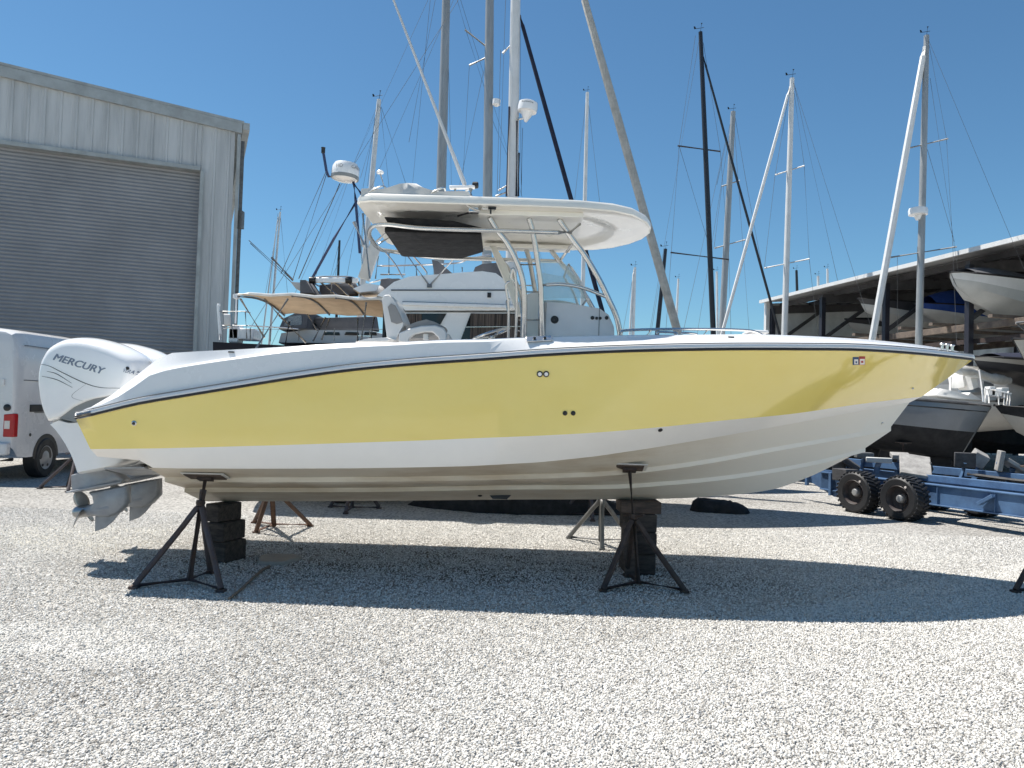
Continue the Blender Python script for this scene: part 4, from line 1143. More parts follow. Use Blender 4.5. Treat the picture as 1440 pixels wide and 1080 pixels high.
sailboat("old white sailboat whose short mast with ropes stands behind the radar dome", (510, 400), (533, 140), 30.0, 0.22, mastwhite, 9, 90, zs=2.6,
    wires=((531, 148, 497, 232), (497, 232, 440, 400), (535, 150, 548, 272), (536, 150, 575, 272), (533, 160, 507, 250), (527, 165, 517, 262)), furl=(530, 160, 508, 400, .12, greysail))
gA = "far sailboat masts"
sailboat("distant sailboat with twin pale masts right of the warehouse", (384, 420), (394, 298), 48, 0.15, mastwhite, 9, 60, simple=True, wires=((393, 300, 372, 420), (394, 300, 405, 420), (391, 300, 379, 420)), furl=(391, 305, 376, 420, .09, whitesail))
sailboat("distant sailboat with a short black mast left of the hardtop", (475, 400), (477.5, 338), 55, 0.2, mastblack, 9, 30, simple=True, vane=False, wires=((476, 345, 462, 400), (477, 345, 470, 400)))
sailboat("sailboat with a thin white mast seen just above the hardtop", (822, 300), (826, 130), 46, 0.26, mastwhite, 10, 45, simple=True, wires=((826, 132, 845, 300), (825, 132, 806, 300)))
sailboat("sailboat with tall black mast and dark furled sail right of the hardtop", (1003, 468), (985, 45), 30.0, 0.21, mastblack, 11, -65, hullm=darkgreyhull, zs=3.0,
    spr=((953, 205, 1013, 213), (943, 355, 1025, 365)), wires=((978, 50, 955, 205), (955, 205, 944, 355), (944, 355, 936, 470), (989, 60, 1013, 213), (1013, 213, 1025, 365), (1025, 365, 1028, 470), (955, 205, 1000, 355)), furl=(989, 80, 1088, 440, 0.10, mastblack))
sailboat("sailboat with the grey mast standing right beside the tall black mast", (1015, 468), (1031, 157), 36.0, 0.30, mastalu, 11, 90, zs=3.0,
    spr=((1015, 262, 1040, 254), (1005, 349, 1048, 337)), wires=((1030, 160, 1008, 260), (1033, 160, 1050, 260), (1050, 260, 1076, 400), (1020, 200, 960, 470), (1015, 262, 1004, 349)))
sailboat("sailboat with slim light mast left of the boat shed roof", (1103, 472), (1114, 110), 27.5, 0.21, mastwhite, 9.5, 115, zs=2.8,
    spr=((1090, 246, 1131, 233), (1075, 377, 1138, 364)), wires=((1112, 118, 1090, 246), (1115, 118, 1131, 233), (1116, 115, 1178, 395), (1131, 233, 1138, 364), (1138, 364, 1150, 470), (1090, 246, 1075, 377), (1110, 122, 1075, 250)), furl=(1111, 122, 1022, 445, 0.12, whitesail))
sailboat("sailboat with a thick white furled sail and radar dome, standing by the shed", (1292, 482), (1303, 50), 22.5, 0.20, mastalu, 9, 118, zs=2.5,
    spr=((1271, 210, 1333, 195), (1252, 362, 1345, 347)), wires=((1306, 60, 1331, 195), (1331, 195, 1340, 347), (1340, 347, 1345, 480), (1308, 110, 1350, 400), (1304, 210, 1342, 340), (1271, 210, 1252, 362), (1290, 347, 1290, 470), (1262, 362, 1262, 470)), furl=(1300.5, 66, 1226, 480, 0.20, whitesail), radar=(1291, 298))
sailboat("far sailboat with a dark mast behind the leaning grey furled sail", (924, 470), (936, 350), 38, 0.22, mastblack, 9, 60, simple=True, wires=((935, 352, 915, 470),))
sailboat("far sailboat with a pale double mast left of the leaning furled sail", (890, 472), (893, 376), 46, 0.2, mastwhite, 9, 80, simple=True, wires=((892, 378, 875, 472),), furl=(891, 380, 885.5, 470, .12, whitesail))
for lab, b, t, w, m in (("far white sailboat mast just right of the leaning furled sail", (950, 472), (954, 392), .2, mastwhite), ("far thin pale mast close behind the tall black mast", (1009, 472), (1008, 382), .2, mastwhite),
        ("far short dark mast above the left end of the shed roof", (1123, 472), (1120, 380), .24, mastblack), ("far short pale mast above the shed roof, left one", (1151, 472), (1150.5, 388), .24, mastwhite), ("far short pale mast above the shed roof, right one", (1165, 472), (1163.5, 378), .2, mastwhite)):
    sailboat(lab, b, t, 58, w, m, 8, 70, simple=True, group=gA)
# ================================================================ MOTOR YACHT BEHIND
YN, YM, YF = 11.2, 12.45, 13.7
yo = thing("motor_yacht", "white flybridge motor yacht with tan cockpit awning standing behind the yellow boat", "motor yacht", (0.0, YM, 0))
def yp(x, y, Y=YN): return at(x, y, Y)
def ysym(pts, Y=YN): return [V((yp(a, b, Y).x, YM, yp(a, b, Y).z)) for a, b in pts]
HWy = YM - YN
# hull
secs = []
for i in range(16):
    u = i / 15; x = -4.1 + 8.7 * u
    b = 1.5 * (1 - max(0, (u - .45) / .55) ** 2.2) + 0.01; sh = 2.05 + 0.55 * u * u
    bc = b * (0.9 - 0.25 * u); kz_ = 0.30 + 0.9 * max(0, (u - .6) / .4) ** 2
    if u > .98: bc = .01
    row = [(b, sh), (b * .98, sh - .35), (bc, 1.15 + .5 * u * u), (bc * .6, .75 + .6 * u * u), (0.0, kz_)]
    secs.append([V((x + (0.35 * u * (z - 1.2)), YM - y, z)) for y, z in row] + [V((x + (0.35 * u * (z - 1.2)), YM + y, z)) for y, z in reversed(row[:-1])])
hb = MB().loft(secs, caps=True)
for i in range(15): hb.add([secs[i][0], secs[i][-1], secs[i + 1][-1], secs[i + 1][0]], [(0, 1, 2, 3)])
hb.build("hull", gel, yo, sharp=40)
for x in (-2.6, 0.4):
    MB().box((x, YM, .16), (.3, .9, .30)).build("keel_block", timber, yo, bevel=.02)
# deckhouse with curtained windows
dk = ysym([(540, 500), (541, 438), (740, 438), (800, 470), (810, 500)])
MB().pillow(dk, HWy - .06, rnd=.02).build("deckhouse", gel, yo, sharp=40)
wy = YN + .055
for pts, nm_, m in (([(556, 478), (556, 441), (628, 441), (607, 478)], "side_window", darkglass), ([(648, 478), (662, 441), (735, 441), (735, 478)], "side_window", darkglass)):
    P = [yp(*q, Y=wy) for q in pts]; w1 = MB().prism([V((p.x, wy - .012, p.z)) for p in P], (0, .03, 0)).build(nm_, m, yo)
    # brown curtain just behind, seen through: built as a pleated strip on the pane
    x0, x1 = P[0].x + .02, P[-1].x - .02; n = 60; lo, hi = [], []
    zl, zh = min(p.z for p in P), max(p.z for p in P) - .02
    for i in range(n + 1):
        t = i / n; xx = x0 + (x1 - x0) * t
        if nm_ and pts[0][0] == 648: xl = xx; ok = xx + (0)
        yy = wy - .018 - .006 * math.sin(i * 1.3)
        lo.append(V((xx, yy, zl))); hi.append(V((xx, yy, zh)))
    if pts[0][0] == 648:
        keep = [i for i in range(n + 1) if lo[i].x > P[1].x]
        lo = [lo[i] for i in keep]; hi = [hi[i] for i in keep]
    else:
        keep = [i for i in range(n + 1) if lo[i].x < P[2].x - .35]
        lo = [lo[i] for i in keep]; hi = [hi[i] for i in keep]
    if len(lo) > 2: MB().loft([lo, hi]).build("curtain", curtain, w1, sharp=60)
MB().beam(yp(655, 460, wy - .03), yp(738, 459, wy - .03), .01, .012).build("hand_rail", alu, yo)
# flybridge
fb = ysym([(524, 416), (549, 396), (572, 388), (603, 385.5), (650, 382), (680, 380), (700, 383), (712, 392), (722, 405), (730, 420), (736, 428), (736, 438), (566, 438), (553, 425)])
MB().pillow(fb, HWy, rnd=.05).build("flybridge", gel, yo, sharp=40)
ln = MB(); ln.beam(yp(550, 408, YN - .005), yp(726, 408, YN - .005), .008, .022); ln.beam(yp(560, 400.5, YN + 0.005), yp(716, 398, YN + 0.005), .006, .01)
ln.build("trim_line", wire, yo)
MB().beam(yp(566, 427, YN - .02), yp(740, 432, YN - .02), .05, .05).build("rub_moulding", gel, yo, bevel=.01)
MB().beam(yp(566, 424.5, YN - .02), yp(740, 430, YN - .02), .03, .015).build("moulding_insert", wire, yo)
MB().box(yp(688, 415, YN - .005), (.055, .03, .07)).build("vent", blackpl, yo)
cvv = ysym([(660, 384), (665, 371), (676, 366), (700, 364), (716, 370), (722, 392)])
MB().pillow(cvv, HWy * .8, rnd=.08).build("windscreen_cover", greycloth, yo, sharp=60)
tri = ysym([(603, 358), (612, 360), (643, 386), (608, 386)])
MB().pillow(tri, .9, rnd=.05).build("seat_cover", greycloth, yo, sharp=60)
dt = ysym([(521, 392), (523, 381), (553, 380), (567, 388), (556, 398), (530, 402)])
MB().pillow(dt, .6, rnd=.12).build("bench_cover", greycloth, yo, sharp=60)
# bimini frame pipes
bf = [((604, 402), (566, 350)), ((604, 402), (646, 355)), ((520, 392), (510, 300)), ((566, 350), (560, 345)), ((646, 355), (700, 320))]
for pts in ([(428, 415), (440, 392), (470, 389), (500, 392), (510, 415)], [(512, 300), (508, 350), (512, 392)], [(540, 352), (556, 372), (566, 390)], [(505, 345), (540, 352), (600, 351)], [(520, 398), (545, 392), (560, 397)], [(440, 398), (455, 404), (470, 398), (486, 405)], [(532, 360), (528, 392)], [(600, 356), (660, 352), (700, 346)]):
    MB().tube(smooth_path([yp(*q, Y=11.9) for q in pts]), .013, 6).build("frame_pipe", alu, yo)
for (a, b) in bf: MB().tube([yp(*a), yp(*b)], .016, 8).build("frame_pipe", alu, yo)
MB().box(yp(604, 402, YN - .01), (.07, .04, .05)).build("pipe_foot", wire, yo)
rl = MB()
for pts in ([(530, 374), (575, 373), (640, 370), (660, 364), (690, 358)], [(535, 386), (570, 386)], [(547, 354), (547, 386)], [(585, 372), (586, 388)], [(650, 376), (650, 382)], [(574, 352), (598, 380), (600, 388)]):
    rl.tube(smooth_path([yp(*q, Y=YF - .4) for q in pts]), .016, 6)
rl.build("flybridge_rail", alu, yo)
# white leaning panel, davit, rack on the cockpit roof
pn = [yp(*q, Y=11.4) for q in ((504, 390), (524, 334), (534, 352), (519, 396))]
MB().pillow([V((p.x, 11.4, p.z)) for p in pn], .05, rnd=.04).build("folded_side_panel", whitecloth, yo, sharp=50)
MB().tube([yp(498, 312, 11.4), yp(512, 345, 11.4), yp(520, 352, 11.4)], .03, 8).build("boom_crutch", mastwhite, yo)
dv = MB(); dv.beam(yp(438, 394, 11.5), yp(504, 394.5, 11.5), .06, .075); dv.build("roof_rack_bar", gel, yo, bevel=.01)
for x in (440, 491): MB().lathe([(.05, -.05), (.055, 0), (.05, .05)], yp(x, 394, 11.5), (1, 0, 0), 12).build("rack_clamp", blackpl, yo)
rk = MB()
for a, b in (((440, 398), (452, 416)), ((452, 398), (475, 416)), ((470, 397), (490, 416)), ((490, 398), (505, 412)), ((466, 398), (466, 412)), ((504, 396), (507, 416))): rk.tube([yp(*a, Y=11.5), yp(*b, Y=11.5)], .018, 6)
rk.build("rack_frame", alu, yo)
net = [yp(*q, Y=11.6) for q in ((428, 397), (436, 397), (448, 416), (428, 416))]
MB().pillow([V((p.x, 11.6, p.z)) for p in net], .25, rnd=.05).build("net_bag", greycloth, yo, sharp=60)
MB().prism([yp(*q, Y=11.55) for q in ((408, 396), (428, 398), (428, 410), (416, 406))], (0, .5, 0)).build("davit_end", dullwhite, yo)
MB().pillow([V((yp(a, b, 11.8).x, 11.8, yp(a, b, 11.8).z)) for a, b in ((450, 402), (500, 398), (505, 405), (503, 416), (450, 416))], .12, rnd=.1).build("rolled_dinghy", greycloth, yo, sharp=60)
MB().pillow([V((yp(a, b, 11.7).x, 11.7, yp(a, b, 11.7).z)) for a, b in ((500, 410), (520, 402), (540, 405), (535, 413), (510, 416))], .3, rnd=.1).build("roof_end", gel, yo, sharp=60)
# cockpit awning: tan canvas, curved, on pipe bows
za = yp(440, 416).z
rows = []
for i in range(15):
    t = i / 14; x = yp(333, 415).x + t * (yp(548, 420).x - yp(333, 415).x); row = []
    for j in range(9):
        s_ = j / 8; row.append(V((x, YN + .05 + s_ * 2.3, za + 0.04 - 0.06 * t + 0.10 * math.sin(math.pi * s_) + .012 * math.sin(i * 1.57) - .05 * (1 - t) ** 4)))
    rows.append(row)
aw = MB().loft(rows).build("awning", tancloth, yo, sharp=80); sm = aw.modifiers.new("thickness", "SOLIDIFY"); sm.thickness = .012
MB().tube([r[0] for r in rows], .022, 8).build("awning_hem", whitecloth, yo)
for i in (0, 5, 9): MB().tube([p - V((0, 0, .03)) for p in rows[i]], .016, 6).build("awning_bow", wire, yo)
for a, b, Y in (((338, 420), (372, 475), YN), ((405, 420), (360, 490), YN), ((372, 420), (395, 446), YN + .3), ((395, 446), (430, 482), YN + .6), ((432, 442), (446, 465), 13.2), ((458, 446), (440, 480), 12.4), ((464, 447), (452, 478), 12.9), ((515, 425), (508, 480), YN), ((526, 446), (521, 480), 12), ((503, 448), (503, 480), 12.2), ((407, 452), (400, 492), 12.6)):
    MB().tube([yp(*a, Y=Y), yp(*b, Y=Y)], .017, 8).build("awning_pole", alu if a[0] != 407 else blackpl, yo)
MB().beam(yp(503, 472, 12.2), yp(524, 473, 12.2), .02, .02).build("ladder_rung", alu, yo)
# roof underside panel near the door, aft bulkhead
MB().box((yp(543, 460, 11.6).x, 12.4, 2.55), (.04, 2.0, 1.0)).build("aft_bulkhead", blackpl, yo)
# radar on its blue-grey pipe mast at the stern of the flybridge
rd = yp(486, 241, 11.6)
MB().lathe([(.03, -.165), (.13, -.15), (.185, -.13), (.20, -.085), (.205, -.08), (.21, -.02), (.20, .06), (.17, .115), (.10, .13), (0, .132)], rd, (0.06, 0, 1), 28).build("radar_dome", gel, yo)
MB().lathe([(.206, -.12), (.211, -.075), (.206, -.07)], rd, (0.06, 0, 1), 28).build("dome_band", enginegrey, yo)
for txt, a0, sz in (("GARMIN", .62, .075), ("HD", -.5, .075)):
    tv, tf = text_mesh(txt, sz)
    MB().add([rd + V((math.sin(a0 + v.x / .21) * .2135, -math.cos(a0 + v.x / .21) * .2135, v.y + .005)) for v in tv], tf).build("lettering", enginegrey, yo)
for pts in ([(497, 256), (500, 280), (506, 356)], [(502, 282), (470, 335), (438, 393)], [(497, 258), (508, 272), (516, 290)], [(472, 250), (462, 248), (459, 240), (455, 216)]):
    MB().tube([yp(*q, Y=11.6) for q in pts], .021, 8).build("mast_pipe", bluepipe, yo)
MB().lathe([(.02, -.03), (.03, -.02), (.03, .05), (.035, .06), (0, .07)], yp(454.5, 213, 11.6), (0, 0, 1), 12).build("anchor_light", blackpl, yo)
ws_ = MB()
for a, b in (((459, 240), (395, 385)), ((460, 242), (412, 392)), ((478, 258), (420, 392)), ((350, 338), (412, 395)), ((352, 342), (410, 397))): ws_.tube([yp(*a, Y=11.6), yp(*b, Y=11.6)], .006 if a[0] != 478 else .008, 4)
ws_.tube([yp(382, 362, 11.6), yp(412, 394, 11.6)], .02, 6)
ws_.build("stay_wire", wire, yo)
for x, y in ((-2.3, 11.35), (1.2, 11.35)):
    jackstand("dark tripod stand under the white motor yacht, stern one" if x < 0 else "dark tripod stand under the white motor yacht, forward one", (x, y), V((x, y + .25, 1.05)), -90, .42, (bluesteel, bluesteel), ply, 0, group="stands under the yacht")

# ================================================================ BLUE BOAT TRAILER
u = V((0.42, -0.907, 0)).normalized(); w = V((0.907, 0.42, 0)).normalized(); A = V((6.55, 12.2, 0))
tl = thing("boat_trailer", "long blue hydraulic boat trailer with big black wheels under the bow", "boat trailer", A)
def tp(s, l, z): return A + u * s + w * l + V((0, 0, z))
def beamI(l, s0, s1, z0, z1, name):
    b = MB(); b.beam(tp(s0, l, (z0 + z1) / 2), tp(s1, l, (z0 + z1) / 2), .10, z1 - z0)
    b.beam(tp(s0, l, z1 + .012), tp(s1, l, z1 + .012), .17, .022); b.beam(tp(s0, l, z0 - .012), tp(s1, l, z0 - .012), .17, .022)
    for k in range(int((s1 - s0) / .9)): b.beam(tp(s0 + .5 + k * .9, l, z0), tp(s0 + .5 + k * .9, l, z1), .015, .155, up=w)
    return b.build(name, bluepaint, tl, bevel=.004)
beamI(0.0, -2.0, 7.0, .28, .56, "side_beam"); beamI(1.05, -2.4, 7.0, .30, .60, "side_beam")
MB().beam(tp(-.2, .12, .66), tp(7, .12, .66), .12, .10).build("upper_rail", bluepaint, tl, bevel=.004)
MB().beam(tp(-2.4, .9, .74), tp(7, .9, .74), .10, .12).build("upper_rail", bluepaint, tl, bevel=.004)
MB().beam(tp(-2.4, 1.3, .70), tp(7, 1.35, .70), .12, .06).build("upper_rail", padgrey, tl, bevel=.004)
for s_ in (-1.9, 2.6, 5.5): MB().beam(tp(s_, 0, .40), tp(s_, 1.05, .42), .14, .16).build("cross_beam", bluepaint, tl, bevel=.004)
# tapered tail plate
MB().prism([tp(-2.9, -.05, .62), tp(-1.2, -.05, .62), tp(-1.2, -.05, .30), tp(-1.45, -.05, .16), tp(-1.7, -.05, .16)], w * .04).build("tail_plate", bluepaint, tl)
for k in (-2.3, -1.75, -1.4): MB().beam(tp(k, -.08, .58), tp(k, -.08, .30 if k < -1.9 else .18), .05, .06, up=w).build("tail_rib", bluepaint, tl)
MB().box(tp(-1.4, -.12, .58), (.3, .3, .2), Matrix.Rotation(.43, 3, 'Z')).build("tail_block", darkpad, tl, bevel=.01)
def twheel(s, l, r=.35, wd_=.30):
    c = tp(s, l, r - .01); ax = -w
    o = MB().lathe([(r * .5, -wd_ * .1), (r * .55, -wd_ / 2), (r * .9, -wd_ / 2), (r * .965, -wd_ * .42), (r * .975, 0), (r * .965, wd_ * .42), (r * .9, wd_ / 2), (r * .86, wd_ * .53), (r * .60, wd_ / 2), (r * .58, wd_ * .05)], c, ax, 40, caps=False).build("wheel", blackrub, tl)
    t = MB(); x_, y_, _ = basis(ax); n = 30
    for k in range(n):
        for sg in (-1, 1):
            a = 2 * math.pi * (k + (.5 if sg > 0 else 0)) / n
            e = x_ * math.cos(a) + y_ * math.sin(a); tg = -x_ * math.sin(a) + y_ * math.cos(a)
            p0 = c + e * (r * .985) + ax * (sg * wd_ * .50); p1 = c + e * (r * .985) + ax * (sg * wd_ * .04) + tg * .045
            t.beam(p0, p1, .034, .016, up=e)
    t.build("tread", blackrub, o, bevel=.004)
    MB().lathe([(r * .57, wd_ * .51), (r * .60, wd_ * .47), (r * .56, wd_ * .40), (r * .50, wd_ * .18), (r * .30, wd_ * .12), (r * .28, wd_ * .20), (.0, wd_ * .2)], c, ax, 32, caps=False).build("rim", rimdark, o)
    MB().lathe([(.075, 0), (.07, .09), (.05, .12), (.02, .125), (0, .125)], c, ax, 16).build("axle_hub", rimmetal, o)
    p = c + ax * wd_ * .51 + (V((0, 0, 1)) * .8 + u * .6).normalized() * r * .68
    MB().lathe([(.018, 0), (.018, .012), (0, .014)], p, ax, 10).build("valve_cap", whitelens, o)
g1, g2 = ground(1266, 732), ground(1203, 721)
def sl(p): d = p - A; return d.dot(u), d.dot(w)
for g in (g1, g2):
    s_, l_ = sl(g); twheel(s_, l_ + .08); twheel(s_, l_ + 1.95)
s_, l_ = sl(g1); s2, _ = sl(g2)
MB().beam(tp(s_, l_ + .1, .34), tp(s_, l_ + 1.95, .34), .08, .08).beam(tp(s2, l_ + .1, .34), tp(s2, l_ + 1.95, .34), .08, .08).build("axle", bluepaint, tl)
MB().beam(tp(s2 - .1, -.16, .42), tp(s_ + .1, -.16, .42), .06, .10).build("walking_beam", bluepaint, tl)
def pad(px, py, Y, size, rx, ry, rz, m, nm_="hull_pad"):
    p = at(px, py, Y); rm = Matrix.Rotation(R(rz), 3, 'Z') @ Matrix.Rotation(R(rx), 3, 'X') @ Matrix.Rotation(R(ry), 3, 'Y')
    MB().box(p, size, rm).build(nm_, m, tl, bevel=.012)
    q = V((p.x, p.y + .1, .62)); MB().tube([q, p - V((0, 0, .03))], .05, 8).build("pad_arm", bluepaint, tl)
pad(1287, 655, 12.5, (.46, .62, .06), 28, 8, -25, padgrey)
MB().prism([at(a, b, 12.45) for a, b in ((1262, 668), (1300, 672), (1310, 650), (1313, 660), (1302, 680), (1262, 676))], (0, .05, 0)).build("pad_frame", darkpad, tl)
pad(1266, 641, 13.6, (.30, .4, .08), 5, 0, -20, padgrey)
pad(1357, 647, 12.3, (.30, .08, .24), 0, 0, -25, darkpad); pad(1376, 645, 12.6, (.22, .3, .22), 10, 30, -25, padgrey)
pad(1406, 648, 12.0, (.07, .35, .32), 0, 8, -25, padgrey); pad(1425, 655, 12.0, (.4, .3, .06), 0, 30, 0, padgrey)
pad(1196, 652, 13.6, (.34, .30, .10), 0, 35, -25, darkpad); pad(1180, 657, 13.8, (.22, .3, .22), 0, 0, -25, darkpad)
pad(1236, 647, 13.6, (.42, .12, .09), 0, 0, -25, dullwhite); pad(1215, 640, 14.2, (.30, .2, .10), 0, 0, -10, galv)
# lifting lugs and small parts on the near beam
MB().beam(tp(1.2, -.1, .52), tp(1.0, -.12, .38), .10, .05).build("hook_plate", bluepaint, tl, bevel=.006)
for s_ in (3.3,):
    MB().prism([tp(s_ - .10, -.09, .30), tp(s_ + .10, -.09, .30), tp(s_ + .02, -.09, .50), tp(s_ - .02, -.09, .50)], -w * .04).build("lug", darkpad, tl, bevel=.006)
    MB().lathe([(.035, 0), (.035, .04), (0, .045)], tp(s_, -.12, .38), -w, 12).build("lug_pin", galv, tl)
MB().lathe([(.05, -.05), (.05, .10), (0, .11)], tp(sl(g2)[0] + .42, -.26, .20), -w, 12).build("grease_hub", galv, tl)
cb_ = MB().tube(smooth_path([tp(.4, .5, .75), tp(1.2, .55, .72), tp(2.2, .5, .74), tp(3.4, .6, .70), tp(5, .5, .72)]), .03, 6); cb_.build("hydraulic_hose", blackrub, tl)

# ================================================================ BOAT SHED
e0, e1 = V((11.1, 33.5, 0)), V((13.75, 20.5, 0)); ed = (e1 - e0).normalized(); en = V((-ed.y, ed.x, 0))     # along the eave towards us; inwards (right)
if en.x < 0: en = -en
sh = thing("boat_shed", "open sided steel boat shed with racks of stored boats at the right", "boat shed", e0)
EZ = at(1078, 425, 33.5).z; LE = 22.0; DP = 13.0
def spt(s, l, z): return e0 + ed * s + en * l + V((0, 0, z))
MB().prism([spt(-.1, -.25, EZ), spt(LE, -.25, EZ), spt(LE, DP, EZ + 1.1), spt(-.1, DP, EZ + 1.1)], (0, 0, .05)).build("roof", shedroof, sh)
MB().beam(spt(-.15, -.3, EZ + .02), spt(LE, -.3, EZ + .02), .08, .13).build("fascia", shedfascia, sh)
for k in range(9):
    l = .6 + k * 1.4; zz = EZ + 1.1 * l / DP - .16
    MB().beam(spt(0, l, zz), spt(LE, l, zz), .08, .20).build("purlin", sheddark, sh)
for s in (0.15, 3.8, 7.45, 11.1, 14.75, 18.4):
    MB().beam(spt(s, .1, EZ - .35), spt(s, DP, EZ + .70), .16, .34).build("rafter", sheddark, sh)
    for l in (.15, 6.2, DP - .3):
        MB().beam(spt(s, l, 0), spt(s, l, EZ - .3 + l * .08), .17, .17, up=ed).build("post", bluepost if l != 6.2 else sheddark, sh)
    MB().beam(spt(s, .2, EZ - 1.9), spt(s, 2.6, EZ - .2), .12, .12).build("brace", sheddark, sh)
cl = MB(); lo, hi = [], []
for k in range(90):
    l = 0.1 + (DP - .1) * k / 89; o_ = .03 if k % 4 < 2 else 0
    lo.append(spt(-.05 - o_, l, 0)); hi.append(spt(-.05 - o_, l, EZ + 1.1 * l / DP - .05))
cl.loft([lo, hi]).build("end_wall", shedfascia, sh, sharp=15)
MB().beam(spt(0.0, -.05, 0), spt(0.0, -.05, EZ), .16, .18, up=ed).build("corner_post", shedfascia, sh)
RZ = 4.35
for z_, m in ((RZ, rackwood), (2.0, rackwood)):
    for l in (.3, 5.4): MB().beam(spt(.2, l, z_), spt(LE, l, z_), .14, .20).build("rack_beam", m, sh, bevel=.01)
MB().beam(spt(.2, .35, RZ - .42), spt(LE, .35, RZ - .42), .10, .14).build("rack_rail", rust, sh)
for s in (1.6, 5.2, 8.9, 12.5, 16.2):
    for l_ in (-.5,):
        MB().beam(spt(s, -.45, RZ + .14), spt(s, 5.8, RZ + .14), .16, .09).build("bunk_plank", rackwood, sh)
        MB().beam(spt(s + 1.3, -.4, RZ + .14), spt(s + 1.3, 5.8, RZ + .14), .16, .09).build("bunk_plank", rackwood, sh)

def runabout(label, bow, heading, L_, B, H, hullm, topm, z0, cover=None, cover_h=.35, topsplit=.55, group="boats stored on the shed racks", screen=False, tower=False, stern_out=False):
    """small motor boat: hull lofted from bow to stern; bow given in plan, z0 the height it rests on"""
    hd = V((math.cos(R(heading)), math.sin(R(heading)), 0)); sd = V((-hd.y, hd.x, 0))
    o = thing("small_boat", label, "small boat", (bow[0], bow[1], z0), group)
    def p(a, l, z): return V((bow[0], bow[1], z0)) - hd * a + sd * l + V((0, 0, z))
    n = 14; up, dn = [], []; dkl = []
    for i in range(n):
        t = i / (n - 1); a = L_ * t; b = B / 2 * min(1, (t / .45) ** .6) if t < .45 else B / 2 * (1 - .06 * (t - .45))
        b = max(b, .01)
        sh_ = H * (1 + .22 * (1 - t) ** 2); kz_ = H * .78 * max(0, 1 - t / .42) ** 1.8; ch = H * .30 + (sh_ * .75 - H * .30) * max(0, 1 - t / .5) ** 1.5
        rake = H * .9 * max(0, 1 - t / .45) ** 1.0
        pr = [(b, sh_), (b * .98, sh_ * topsplit + ch * (1 - topsplit)), (b * (.88 if t > .12 else .8), ch), (0, kz_)]
        def q(l, z): return p(a + rake * (1 - min(1, z / sh_)), l, z)
        up.append([q(l, z) for l, z in pr[:2]] + [q(-l, z) for l, z in reversed(pr[:2])])
        dn.append([q(l, z) for l, z in pr[1:]] + [q(-l, z) for l, z in reversed(pr[1:-1])])
        dkl.append((q(b, sh_), q(-b, sh_)))
    m = MB()
    m.loft([[r[0], r[1]] for r in up], 1); m.loft([[r[3], r[2]] for r in up], 1); m.loft(dn, 0)
    for i in range(n - 1): m.add([dkl[i][0], dkl[i][1], dkl[i + 1][1], dkl[i + 1][0]], [(0, 1, 2, 3)], 1)
    m.add(dn[-1] + [], [tuple(range(len(dn[-1])))], 0); m.add(up[-1], [(0, 1, 2, 3)], 1)
    m.build("hull", [hullm, topm], o, sharp=30)
    rl_ = MB(); rl_.tube([d[0] for d in dkl], .03, 6); rl_.tube([d[1] for d in dkl], .03, 6); rl_.build("rub_rail", blackrub, o)
    if cover:
        rows = []
        for i in range(1, n):
            a0, b0 = dkl[i]; t = i / (n - 1); hh = cover_h * math.sin(math.pi * min(1, t * .9 + .05)) * (0.8 + .3 * math.sin(t * 9))
            rows.append([a0 + (b0 - a0) * s + V((0, 0, .02 + hh * math.sin(math.pi * s))) for s in [k / 8 for k in range(9)]])
        MB().loft(rows).build("cover", cover, o, sharp=80)
    if screen:
        P = [p(L_ * .38, B * .42, H), p(L_ * .30, 0, H * 1.02), p(L_ * .38, -B * .42, H), p(L_ * .50, -B * .40, H + .42), p(L_ * .45, 0, H + .45), p(L_ * .50, B * .40, H + .42)]
        MB().add(P, [(0, 1, 4, 5), (1, 2, 3, 4)]).build("windscreen", darkglass, o)
    if tower:
        t = MB()
        for s in (-1, 1): t.tube(smooth_path([p(L_ * .55, s * B * .45, H), p(L_ * .50, s * B * .42, H + .8), p(L_ * .40, s * B * .38, H + 1.15)]), .03, 8)
        t.tube([p(L_ * .40, -B * .38, H + 1.15), p(L_ * .40, B * .38, H + 1.15)], .03, 8).tube([p(L_ * .47, -B * .40, H + .95), p(L_ * .47, B * .40, H + .95)], .022, 8)
        t.build("tower", alu if tower != 2 else wire, o)
    return o
hdg = math.degrees(math.atan2(-en.y, -en.x))
def bowpt(px, py, Y): q = at(px, py, Y); return (q.x, q.y)
TR = RZ + .19
runabout("big pale grey hull on the top rack at the right edge under the roof", bowpt(1336, 410, 21.6), hdg + 14, 7.0, 2.3, 1.0, dullwhite, greygel, TR, greycloth, .45, topsplit=.45)
runabout("black and white bow on the top rack beside the thick white furled sail", bowpt(1206, 427, 27.0), hdg + 6, 7.0, 2.3, 1.0, dullwhite, darkgreyhull, TR, blackcloth, .15, topsplit=.45)
runabout("white boat under a bright blue cover on the top rack", bowpt(1286, 438, 25.4), hdg + 4, 6.5, 2.3, .72, dullwhite, bluecover, TR, bluecover, .75, topsplit=.3)
runabout("small pale bow deepest on the top rack near the end wall", bowpt(1188, 452, 30.4), hdg, 5.5, 2.0, .75, dullwhite, darkgreyhull, TR, blackcloth, .2, topsplit=.45)
runabout("grey and beige ski boat with a tower on the lower rack at the right edge", bowpt(1368, 505, 17.6), hdg + 8, 6.2, 2.2, .62, darkgreyhull, beigehull, 2.30, navycloth, .25, screen=True, tower=2)
runabout("beige hull at the far right edge on the lower rack", bowpt(1424, 490, 16.2), hdg + 4, 6.0, 2.1, 1.0, beigehull, beigehull, 2.12, None)
runabout("white motor boat with dark windscreen on the lower rack behind the blue grey post", bowpt(1352, 512, 21.5), hdg, 6.0, 2.1, .7, dullwhite, beigehull, 2.25, None, screen=True)
